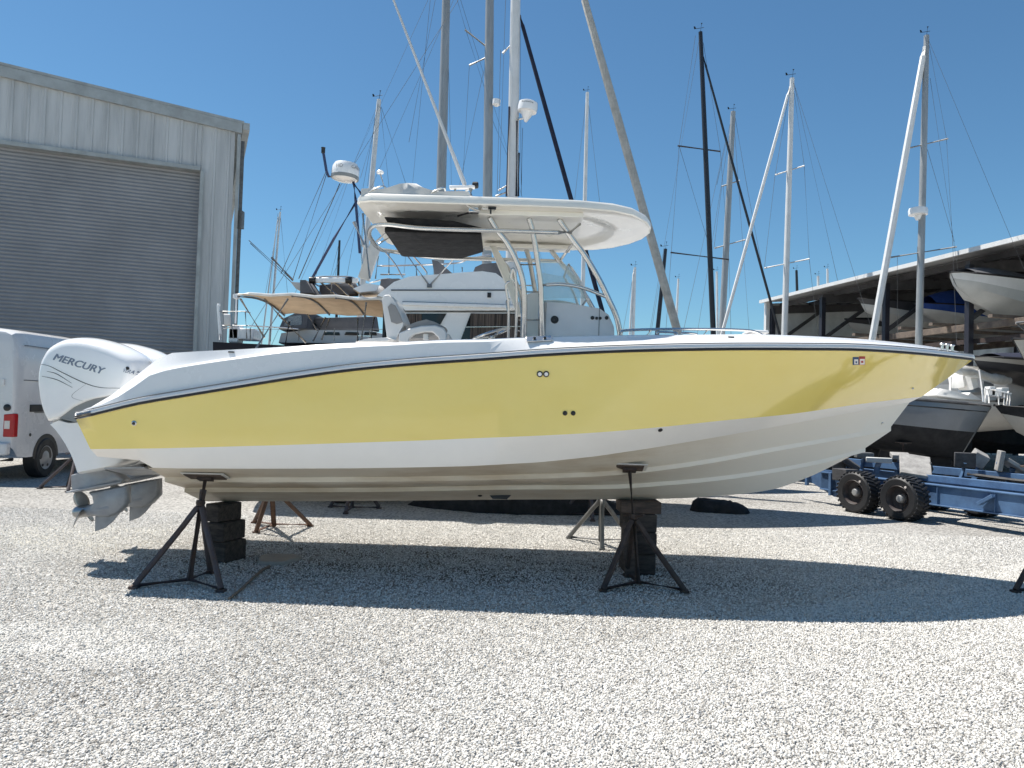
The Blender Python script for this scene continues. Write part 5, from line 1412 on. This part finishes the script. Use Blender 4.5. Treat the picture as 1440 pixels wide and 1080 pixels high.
runabout("black hull on the ground deep inside the shed", bowpt(1412, 575, 18.5), hdg, 6.5, 2.3, 1.15, navyhull, navyhull, .55, blackcloth, .1, group="boats on the shed floor")
runabout("beige keel boat hull on the shed floor at the right edge", bowpt(1398, 600, 16.8), hdg - 30, 6.5, 2.4, 1.3, beigehull, blackbottom, .35, blackcloth, .1, group="boats on the shed floor")
runabout("dark covered boat on the shed floor behind the grey hull", bowpt(1260, 590, 25.0), hdg, 6.5, 2.3, 1.2, blackbottom, navyhull, .5, blackcloth, .3, group="boats on the shed floor")
runabout("dark boat on the shed floor near the end wall", bowpt(1200, 580, 29.5), hdg, 6.5, 2.3, 1.2, blackbottom, darkgreyhull, .5, blackcloth, .3, group="boats on the shed floor")
for i, (px, Y) in enumerate(((1425, 19), (1412, 18.2), (1270, 25.5), (1210, 30))):
    q = at(px, 600, Y)
    block(["dark timber block under the black hull", "dark timber block under the beige keel boat", "dark timber block under the dark covered boat", "dark timber block under the boat near the end wall"][i], q.x + 2.2, q.y + .3, 0, .5, 1.2, .34, 10, timber, "timber blocks in the shed")
# far skiff with a hard top seen through the shed
sk_ = thing("skiff", "small distant skiff with a dark sun top seen through the open shed", "skiff", (at(1366, 500, 40).x, 40, 0))
X0 = at(1366, 500, 40).x
MB().rings([(X0 - 2.8, 40, 0), (X0 - 1, 39, 0), (X0 + 2.5, 39, 0), (X0 + 2.5, 41, 0), (X0 - 1, 41, 0)], [(.6, (0, 0, 1.5)), (.95, (0, 0, 2.3)), (1, (0, 0, 3.0)), (.9, (0, 0, 3.05))]).build("hull", dullwhite, sk_)
MB().prism([at(a, b, 40) for a, b in ((1343, 478), (1393, 479), (1392, 476), (1362, 474))], (0, 1.8, .1)).build("sun_top", greycloth, sk_)
for a, b in ((1352, 1348), (1362, 1360), (1375, 1372), (1382, 1386)): MB().tube([at(a, 477, 40.3), at(b, 500, 40.3)], .03, 6).build("top_pole", alu, sk_)
MB().box((X0, 40, .75), (2, .6, 1.5)).build("support", timber, sk_)

# ================================================================ GREY SAILING HULL BEHIND THE TRAILER
St = at(1424, 585, 16.4); gh = thing("grey_sailboat", "slate grey sailboat hull with black bottom and cluttered deck, beyond the trailer", "sailboat", (St.x - 2, St.y + 2, 0), "sailboats laid up in the yard")
hd = V((-0.82, 0.572, 0)).normalized(); sd = V((-hd.y, hd.x, 0))      # towards the bow; left side faces us
GB = 1.35
S0 = V((St.x, St.y, 0)) - sd * 0.0 + V((-.15, .5, 0))
def gp2(a, l, z): return S0 + hd * a + sd * l + V((0, 0, z))
n = 18; secs = []
for i in range(n):
    t = i / (n - 1); a = 6.6 * t
    b = GB * (0.50 + .50 * math.sin(math.pi * min(.5, .12 + t * .9))) if t < .45 else GB * (1 - ((t - .45) / .55) ** 2.1) + .015
    b *= min(1, .35 + .65 * (t / .12) ** .5)
    shz = 1.90 + .42 * t + .10 * t * t; wl = 1.27 + .50 * t
    row = [(b * .97, shz), (b, shz - .12), (b * .99, (shz + wl) / 2), (b * .90, wl + .06), (b * .88, wl - .02), (b * .72, wl - .3), (b * .35, wl - .52), (0.0, wl - .60)]
    ov = -.55 * (1 - t) ** 8
    secs.append([gp2(a + (shz - z) * (.5 * (1 - t) ** 3 - .35 * t ** 3), l, z) for l, z in row] + [gp2(a + (shz - z) * (.5 * (1 - t) ** 3 - .35 * t ** 3), -l, z) for l, z in reversed(row[:-1])])
m = MB()
k = len(secs[0])
m.loft([r[:4] for r in secs], 0); m.loft([r[k - 4:] for r in secs], 0); m.loft([r[3:k - 3] for r in secs], 1)
for i in range(n - 1): m.add([secs[i][0], secs[i][-1], secs[i + 1][-1], secs[i + 1][0]], [(0, 1, 2, 3)], 2)
m.add(secs[0], [tuple(range(k))], 0)
m.build("hull", [slate, blackbottom, dullwhite], gh, sharp=40)
ln = MB(); ln.tube([r[1] + sd * .006 for r in secs], .012, 4); ln.build("cove_line", blackpl, gh)
MB().tube([r[0] + V((0, 0, .02)) for r in secs], .035, 6).build("toe_rail", darkpad, gh)
MB().prism([gp2(2.4, -.08, .04), gp2(4.2, -.08, .04), gp2(4.6, -.08, .9), gp2(2.2, -.08, .9)], sd * .16).build("keel", blackbottom, gh)
MB().prism([gp2(.8, -.04, .25), gp2(1.2, -.04, .25), gp2(1.3, -.04, .95), gp2(.7, -.04, .95)], sd * .08).build("rudder", blackbottom, gh)
MB().rings([gp2(2.2, .8, 2.0), gp2(4.8, .5, 2.0), gp2(4.8, -.5, 2.0), gp2(2.2, -.8, 2.0)], [(1, (0, 0, 0.0)), (.96, (0, 0, .3)), (.86, (0, 0, .38)), (.3, (0, 0, .40))]).build("cabin", dullwhite, gh)
# boom with rumpled sail and tarps
rg = random.Random(4)
for (pts, r_, m_, nm_) in (([(1336, 512), (1352, 520), (1375, 525), (1398, 532), (1420, 536)], .10, greysail, "furled_mainsail"), ([(1338, 518), (1360, 526), (1390, 530), (1416, 537)], .06, dullwhite, "boom")):
    P = smooth_path([at(*q, Y=17.6) for q in pts], 5)
    MB().tube(P, [r_ * rg.uniform(.75, 1.25) for _ in P], 8).build(nm_, m_, gh, sharp=80)
def tarp(pts, Y, m_, nm_, hw_=.5):
    P = [at(*q, Y=Y) for q in pts]
    MB().pillow([V((p.x, Y, p.z)) for p in P], hw_, rnd=.15).build(nm_, m_, gh, sharp=70)
tarp([(1300, 556), (1312, 546), (1334, 550), (1352, 556), (1356, 552), (1372, 562), (1378, 564), (1340, 562)], 17.9, whitecloth, "deck_tarp", .3)
tarp([(1342, 530), (1352, 519), (1357, 521), (1354, 535), (1350, 545), (1345, 546)], 18.2, whitecloth, "hanging_tarp", .3)
tarp([(1353, 530), (1362, 527), (1366, 546), (1358, 549)], 18.0, whitecloth, "hanging_tarp", .3)
tarp([(1345, 514), (1358, 517), (1352, 530), (1340, 530)], 18.4, greysail, "sail_bag", .3)
tarp([(1364, 535), (1380, 540), (1382, 556), (1362, 552)], 18.3, slate, "spray_hood", .5)
tarp([(1318, 556), (1324, 549), (1330, 551), (1331, 558)], 18.0, navycloth, "sail_bag", .2)
MB().tube([at(1336.5, 530, 17.7), at(1336, 556, 17.7)], .03, 6).build("rail_post", gel, gh)
MB().tube([at(1319, 546, 17.7), at(1319, 557, 17.7)], .025, 6).build("rail_post", gel, gh)
pr = MB()
for pts in ([(1385, 546), (1386, 566)], [(1390, 546), (1391, 567)], [(1413, 552), (1412, 570)], [(1418, 550), (1416, 570)], [(1421, 553), (1420, 572)], [(1385, 547), (1400, 549), (1414, 552), (1422, 554)], [(1390, 556), (1414, 560)], [(1377, 520), (1381, 548), (1383, 565)], [(1404, 555), (1405, 569)]):
    pr.tube([at(*q, Y=16.7) for q in pts], .018, 6)
pr.build("pushpit", gel, gh)
for (a, b, sx, sz, mm) in ((1398, 552, .22, .16, gel), (1410, 549, .16, .12, dullwhite), (1395, 560, .3, .1, slate), (1404, 563, .25, .08, blackpl), (1392, 550, .12, .2, greygel)):
    MB().box(at(a, b, 16.9), (sx, .2, sz)).build("deck_gear", mm, gh, bevel=.01)
MB().lathe([(.05, 0), (.055, .02), (.025, .03), (0, .03)], at(1289, 570, 18.35), (-.7, -.7, 0), 14).build("anchor_roller", gel, gh)
for (a, b) in ((1.6, -1), (4.5, -1)):
    q = gp2(a, -b * 1.25, 0)
    jackstand("dark tripod stand under the slate grey sailboat, stern one" if a < 3 else "dark tripod stand under the slate grey sailboat, forward one", (q.x, q.y), V((q.x, q.y, 1.05)) - sd * .35, 20, .45, (bluesteel, bluesteel), ply, 0, group="stands under the grey sailboat")
# step ladder in the shade
ldp = ground(1388, 640)
ld = thing("step_ladder", "pale ladder leaning in the shade behind the trailer", "ladder", (ldp.x, ldp.y, 0))
for s in (-.2, .2): MB().beam((ldp.x + s, ldp.y, 0.02), (ldp.x + s * .8, ldp.y + .5, 1.7), .03, .06).build("side_rail", galv, ld)
for k in range(6): MB().beam((ldp.x - .2, ldp.y + .08 * k + .04, .2 + .27 * k), (ldp.x + .2, ldp.y + .08 * k + .04, .2 + .27 * k), .06, .025).build("rung", galv, ld)

# ================================================================ NEXT BOAT TO THE RIGHT (only its stand and shadow reach the frame) is left out

# ================================================================ GROUND
gm = bpy.data.materials.new("gravel_ground"); gm.use_nodes = True
nt = gm.node_tree; N = nt.nodes; L = nt.links; b = N["Principled BSDF"]; b.inputs["Roughness"].default_value = .95; b.inputs["Specular IOR Level"].default_value = .15
tc = N.new("ShaderNodeTexCoord")
def noise(sc, det=5, rough=.6):
    n_ = N.new("ShaderNodeTexNoise"); n_.inputs["Scale"].default_value = sc; n_.inputs["Detail"].default_value = det; n_.inputs["Roughness"].default_value = rough; L.new(tc.outputs["Object"], n_.inputs["Vector"]); return n_
vo = N.new("ShaderNodeTexVoronoi"); vo.inputs["Scale"].default_value = 38; L.new(tc.outputs["Object"], vo.inputs["Vector"])
vo2 = N.new("ShaderNodeTexVoronoi"); vo2.inputs["Scale"].default_value = 75; L.new(tc.outputs["Object"], vo2.inputs["Vector"])
n1 = noise(.35, 4); n2 = noise(3.0)
r1 = N.new("ShaderNodeValToRGB"); r1.color_ramp.elements[0].color = (.60, .575, .53, 1); r1.color_ramp.elements[1].color = (.80, .775, .725, 1); r1.color_ramp.elements[0].position = .35; r1.color_ramp.elements[1].position = .65
L.new(n1.outputs["Fac"], r1.inputs["Fac"])
hs_ = N.new("ShaderNodeMix"); hs_.data_type = 'RGBA'; hs_.blend_type = 'MULTIPLY'; hs_.inputs[0].default_value = 1
r2 = N.new("ShaderNodeValToRGB"); r2.color_ramp.elements[0].color = (.42, .41, .40, 1); r2.color_ramp.elements[0].position = .1; r2.color_ramp.elements[1].position = .6; r2.color_ramp.elements[1].color = (1, 1, 1, 1)
L.new(vo.outputs["Color"], r2.inputs["Fac"]); L.new(r1.outputs[0], hs_.inputs[6]); L.new(r2.outputs[0], hs_.inputs[7]); 
sx_ = N.new("ShaderNodeSeparateXYZ"); L.new(tc.outputs["Object"], sx_.inputs[0])
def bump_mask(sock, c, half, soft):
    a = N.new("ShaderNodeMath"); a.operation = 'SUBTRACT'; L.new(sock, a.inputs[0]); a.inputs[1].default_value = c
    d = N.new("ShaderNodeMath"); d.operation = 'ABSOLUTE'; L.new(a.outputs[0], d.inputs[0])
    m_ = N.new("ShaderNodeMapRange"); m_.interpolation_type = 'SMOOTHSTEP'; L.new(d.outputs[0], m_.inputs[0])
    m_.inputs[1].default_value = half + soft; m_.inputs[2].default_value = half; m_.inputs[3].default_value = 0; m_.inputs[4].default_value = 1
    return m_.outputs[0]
mu = N.new("ShaderNodeMath"); mu.operation = 'MULTIPLY'; L.new(bump_mask(sx_.outputs[1], 7.75, .5, 1.1), mu.inputs[0]); L.new(bump_mask(sx_.outputs[0], -.6, 2.0, 2.2), mu.inputs[1])  # brown soil under the boat, widened and darkened to deepen the hull's shadow
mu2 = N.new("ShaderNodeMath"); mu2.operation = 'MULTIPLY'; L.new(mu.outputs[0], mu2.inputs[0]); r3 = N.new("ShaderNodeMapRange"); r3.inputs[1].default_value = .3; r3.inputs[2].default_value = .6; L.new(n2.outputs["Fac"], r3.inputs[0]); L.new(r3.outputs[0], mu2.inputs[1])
def dust(prev, cx, hx, sx2, cy, hy, sy, col):
    a = N.new("ShaderNodeMath"); a.operation = 'MULTIPLY'; L.new(bump_mask(sx_.outputs[0], cx, hx, sx2), a.inputs[0]); L.new(bump_mask(sx_.outputs[1], cy, hy, sy), a.inputs[1])
    q = N.new("ShaderNodeMath"); q.operation = 'MULTIPLY'; L.new(a.outputs[0], q.inputs[0]); L.new(r3.outputs[0], q.inputs[1])
    m_ = N.new("ShaderNodeMix"); m_.data_type = 'RGBA'; L.new(q.outputs[0], m_.inputs[0]); L.new(prev, m_.inputs[6]); m_.inputs[7].default_value = (*col, 1)
    return m_.outputs[2]
d1 = dust(hs_.outputs[2], -2.9, .5, 1.0, 5.0, .15, .5, (.82, .80, .75))
d2 = dust(d1, -4.9, .6, 1.2, 8.6, .3, .9, (.80, .76, .66))
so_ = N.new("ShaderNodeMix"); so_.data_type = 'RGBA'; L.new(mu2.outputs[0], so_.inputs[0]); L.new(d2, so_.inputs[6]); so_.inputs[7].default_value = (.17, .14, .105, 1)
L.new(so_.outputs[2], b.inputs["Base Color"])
ad = N.new("ShaderNodeMath"); ad.operation = 'ADD'; L.new(vo.outputs["Distance"], ad.inputs[0]); L.new(vo2.outputs["Distance"], ad.inputs[1])
bp_ = N.new("ShaderNodeBump"); bp_.invert = True; bp_.inputs["Strength"].default_value = 1.0; bp_.inputs["Distance"].default_value = .03; L.new(ad.outputs[0], bp_.inputs["Height"]); L.new(bp_.outputs[0], b.inputs["Normal"])
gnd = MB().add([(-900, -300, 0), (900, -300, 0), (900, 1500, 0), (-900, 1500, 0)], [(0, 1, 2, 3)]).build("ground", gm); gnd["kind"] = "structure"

# loose gravel: real stones scattered over the near yard
sm_ = bpy.data.materials.new("gravel_stone"); sm_.use_nodes = True
nt = sm_.node_tree; N = nt.nodes; L = nt.links; b = N["Principled BSDF"]; b.inputs["Roughness"].default_value = .9; b.inputs["Specular IOR Level"].default_value = .2
oi = N.new("ShaderNodeObjectInfo"); rp = N.new("ShaderNodeValToRGB"); cr_ = rp.color_ramp
cr_.elements[0].color = (.34, .325, .30, 1); cr_.elements[1].color = (.84, .815, .77, 1)
e = cr_.elements.new(.25); e.color = (.54, .52, .48, 1); e = cr_.elements.new(.6); e.color = (.69, .665, .62, 1)
L.new(oi.outputs["Random"], rp.inputs["Fac"]); L.new(rp.outputs[0], b.inputs["Base Color"])
nodes = bpy.data.node_groups.new("gravel_scatter", "GeometryNodeTree")
nodes.interface.new_socket("Geometry", in_out='INPUT', socket_type='NodeSocketGeometry'); nodes.interface.new_socket("Geometry", in_out='OUTPUT', socket_type='NodeSocketGeometry')
N = nodes.nodes; L = nodes.links
gi, go = N.new("NodeGroupInput"), N.new("NodeGroupOutput")
dpf = N.new("GeometryNodeDistributePointsOnFaces"); dpf.inputs["Seed"].default_value = 3
ns = N.new("ShaderNodeTexNoise"); ns.inputs["Scale"].default_value = .55; ns.inputs["Detail"].default_value = 3
pos = N.new("GeometryNodeInputPosition"); L.new(pos.outputs[0], ns.inputs["Vector"])
mr = N.new("ShaderNodeMapRange"); mr.inputs[1].default_value = .36; mr.inputs[2].default_value = .54; mr.inputs[3].default_value = 500; mr.inputs[4].default_value = DENS
L.new(ns.outputs["Fac"], mr.inputs[0]); 
sxy = N.new("ShaderNodeSeparateXYZ"); L.new(pos.outputs[0], sxy.inputs[0])
def gmask(sock, c, half, soft):
    a = N.new("ShaderNodeMath"); a.operation = 'SUBTRACT'; L.new(sock, a.inputs[0]); a.inputs[1].default_value = c
    d = N.new("ShaderNodeMath"); d.operation = 'ABSOLUTE'; L.new(a.outputs[0], d.inputs[0])
    m_ = N.new("ShaderNodeMapRange"); L.new(d.outputs[0], m_.inputs[0]); m_.clamp = True
    m_.inputs[1].default_value = half + soft; m_.inputs[2].default_value = half; m_.inputs[3].default_value = 0; m_.inputs[4].default_value = 1
    return m_.outputs[0]
m1_ = N.new("ShaderNodeMath"); m1_.operation = 'MULTIPLY'; L.new(gmask(sxy.outputs[1], 7.75, .5, 1.1), m1_.inputs[0]); L.new(gmask(sxy.outputs[0], -.6, 2.0, 2.2), m1_.inputs[1])  # stones thinned under the boat so the shade-darkened soil shows through
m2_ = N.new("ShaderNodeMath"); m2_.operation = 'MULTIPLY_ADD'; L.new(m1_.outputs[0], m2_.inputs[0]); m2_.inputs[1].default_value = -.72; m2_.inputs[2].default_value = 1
# a sandy patch and a worn wheel track in the foreground
m3_ = N.new("ShaderNodeMath"); m3_.operation = 'MULTIPLY'; L.new(gmask(sxy.outputs[1], 5.0, .12, .5), m3_.inputs[0]); L.new(gmask(sxy.outputs[0], -2.9, .4, 1.0), m3_.inputs[1])
m4_ = N.new("ShaderNodeMath"); m4_.operation = 'MULTIPLY_ADD'; L.new(m3_.outputs[0], m4_.inputs[0]); m4_.inputs[1].default_value = -.85; m4_.inputs[2].default_value = 1
m8_ = N.new("ShaderNodeMath"); m8_.operation = 'MULTIPLY'; L.new(gmask(sxy.outputs[1], 8.6, .3, .9), m8_.inputs[0]); L.new(gmask(sxy.outputs[0], -4.9, .6, 1.2), m8_.inputs[1])
m9_ = N.new("ShaderNodeMath"); m9_.operation = 'MULTIPLY_ADD'; L.new(m8_.outputs[0], m9_.inputs[0]); m9_.inputs[1].default_value = -.7; m9_.inputs[2].default_value = 1
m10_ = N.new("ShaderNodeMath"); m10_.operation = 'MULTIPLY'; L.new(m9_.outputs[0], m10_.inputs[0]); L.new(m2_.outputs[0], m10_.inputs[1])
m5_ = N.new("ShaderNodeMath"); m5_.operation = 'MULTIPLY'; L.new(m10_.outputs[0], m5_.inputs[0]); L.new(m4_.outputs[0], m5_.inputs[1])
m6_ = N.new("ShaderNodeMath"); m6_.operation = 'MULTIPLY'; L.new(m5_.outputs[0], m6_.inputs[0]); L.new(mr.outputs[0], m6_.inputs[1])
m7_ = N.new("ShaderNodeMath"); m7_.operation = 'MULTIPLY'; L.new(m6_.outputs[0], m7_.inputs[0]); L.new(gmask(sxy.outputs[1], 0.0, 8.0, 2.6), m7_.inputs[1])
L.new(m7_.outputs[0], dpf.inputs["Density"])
ico = N.new("GeometryNodeMeshIcoSphere"); ico.inputs["Radius"].default_value = 1; ico.inputs["Subdivisions"].default_value = 2
sp = N.new("GeometryNodeSetPosition"); nz = N.new("ShaderNodeTexNoise"); nz.inputs["Scale"].default_value = 1.1
vm = N.new("ShaderNodeVectorMath"); vm.operation = 'SUBTRACT'; vm.inputs[1].default_value = (.5, .5, .5)
vs_ = N.new("ShaderNodeVectorMath"); vs_.operation = 'SCALE'; vs_.inputs["Scale"].default_value = 1.1
L.new(nz.outputs["Color"], vm.inputs[0]); L.new(vm.outputs[0], vs_.inputs[0]); L.new(vs_.outputs[0], sp.inputs["Offset"]); L.new(ico.outputs[0], sp.inputs["Geometry"])
smn = N.new("GeometryNodeSetMaterial"); smn.inputs["Material"].default_value = sm_; L.new(sp.outputs[0], smn.inputs["Geometry"])
iop = N.new("GeometryNodeInstanceOnPoints"); L.new(dpf.outputs["Points"], iop.inputs["Points"]); L.new(smn.outputs[0], iop.inputs["Instance"])
rv = N.new("FunctionNodeRandomValue"); rv.data_type = 'FLOAT_VECTOR'; rv.inputs[0].default_value = (0, 0, 0); rv.inputs[1].default_value = (6.283, 6.283, 6.283); L.new(rv.outputs[0], iop.inputs["Rotation"])
rs = N.new("FunctionNodeRandomValue"); rs.data_type = 'FLOAT_VECTOR'; rs.inputs[0].default_value = (.004, .0035, .003); rs.inputs[1].default_value = (.0112, .009, .0068); L.new(rs.outputs[0], iop.inputs["Scale"])
L.new(gi.outputs[0], dpf.inputs["Mesh"]); L.new(iop.outputs[0], go.inputs[0])
gs = MB(); gs.add([(-3.2, 2.6, .001), (3.2, 2.6, .001), (8.6, 10.6, .001), (-8.6, 10.6, .001)], [(0, 1, 2, 3)])
gso = gs.build("loose_gravel", sm_); gso["kind"] = "stuff"; tag(gso, "loose pale grey gravel covering the near yard", "gravel")
md = gso.modifiers.new("scatter", "NODES"); md.node_group = nodes

# ================================================================ LIGHT
sun_dir = V((-0.44, 0.205, 1.0)).normalized()
sl_ = bpy.data.lights.new("sun", "SUN"); sl_.energy = SUN; sl_.angle = R(.53); sl_.color = (1.0, .955, .888)
so = bpy.data.objects.new("sun", sl_); COL.objects.link(so); so.rotation_mode = 'QUATERNION'; so.rotation_quaternion = sun_dir.to_track_quat('Z', 'Y'); so.location = (-10, 10, 30)
W_ = bpy.data.worlds.new("World"); S.world = W_; W_.use_nodes = True
nt = W_.node_tree; N = nt.nodes; L = nt.links
sk = N.new("ShaderNodeTexSky"); sk.sky_type = 'NISHITA'; sk.sun_disc = False
sk.sun_elevation = math.asin(sun_dir.z); sk.sun_rotation = math.atan2(sun_dir.x, sun_dir.y)
sk.altitude = 0; sk.air_density = 1.0; sk.dust_density = 0.2; sk.ozone_density = 1.2
tint = N.new("ShaderNodeMix"); tint.data_type = "RGBA"; tint.blend_type = "MULTIPLY"; tint.inputs[0].default_value = 1; tint.inputs[7].default_value = (.59, .89, 1.02, 1)
L.new(sk.outputs[0], tint.inputs[6]); L.new(tint.outputs[2], N["Background"].inputs["Color"]); N["Background"].inputs["Strength"].default_value = SKY
S.view_settings.view_transform = 'Standard'; S.view_settings.look = 'None'; S.view_settings.gamma = 1; S.view_settings.use_curve_mapping = False
S.view_settings.exposure = EXPO
S.render.engine = 'CYCLES'; S.cycles.max_bounces = 6; S.cycles.diffuse_bounces = 4; S.cycles.glossy_bounces = 3; S.cycles.transmission_bounces = 4; S.cycles.transparent_max_bounces = 6
S.cycles.use_denoising = True; S.cycles.caustics_reflective = False; S.cycles.caustics_refractive = False
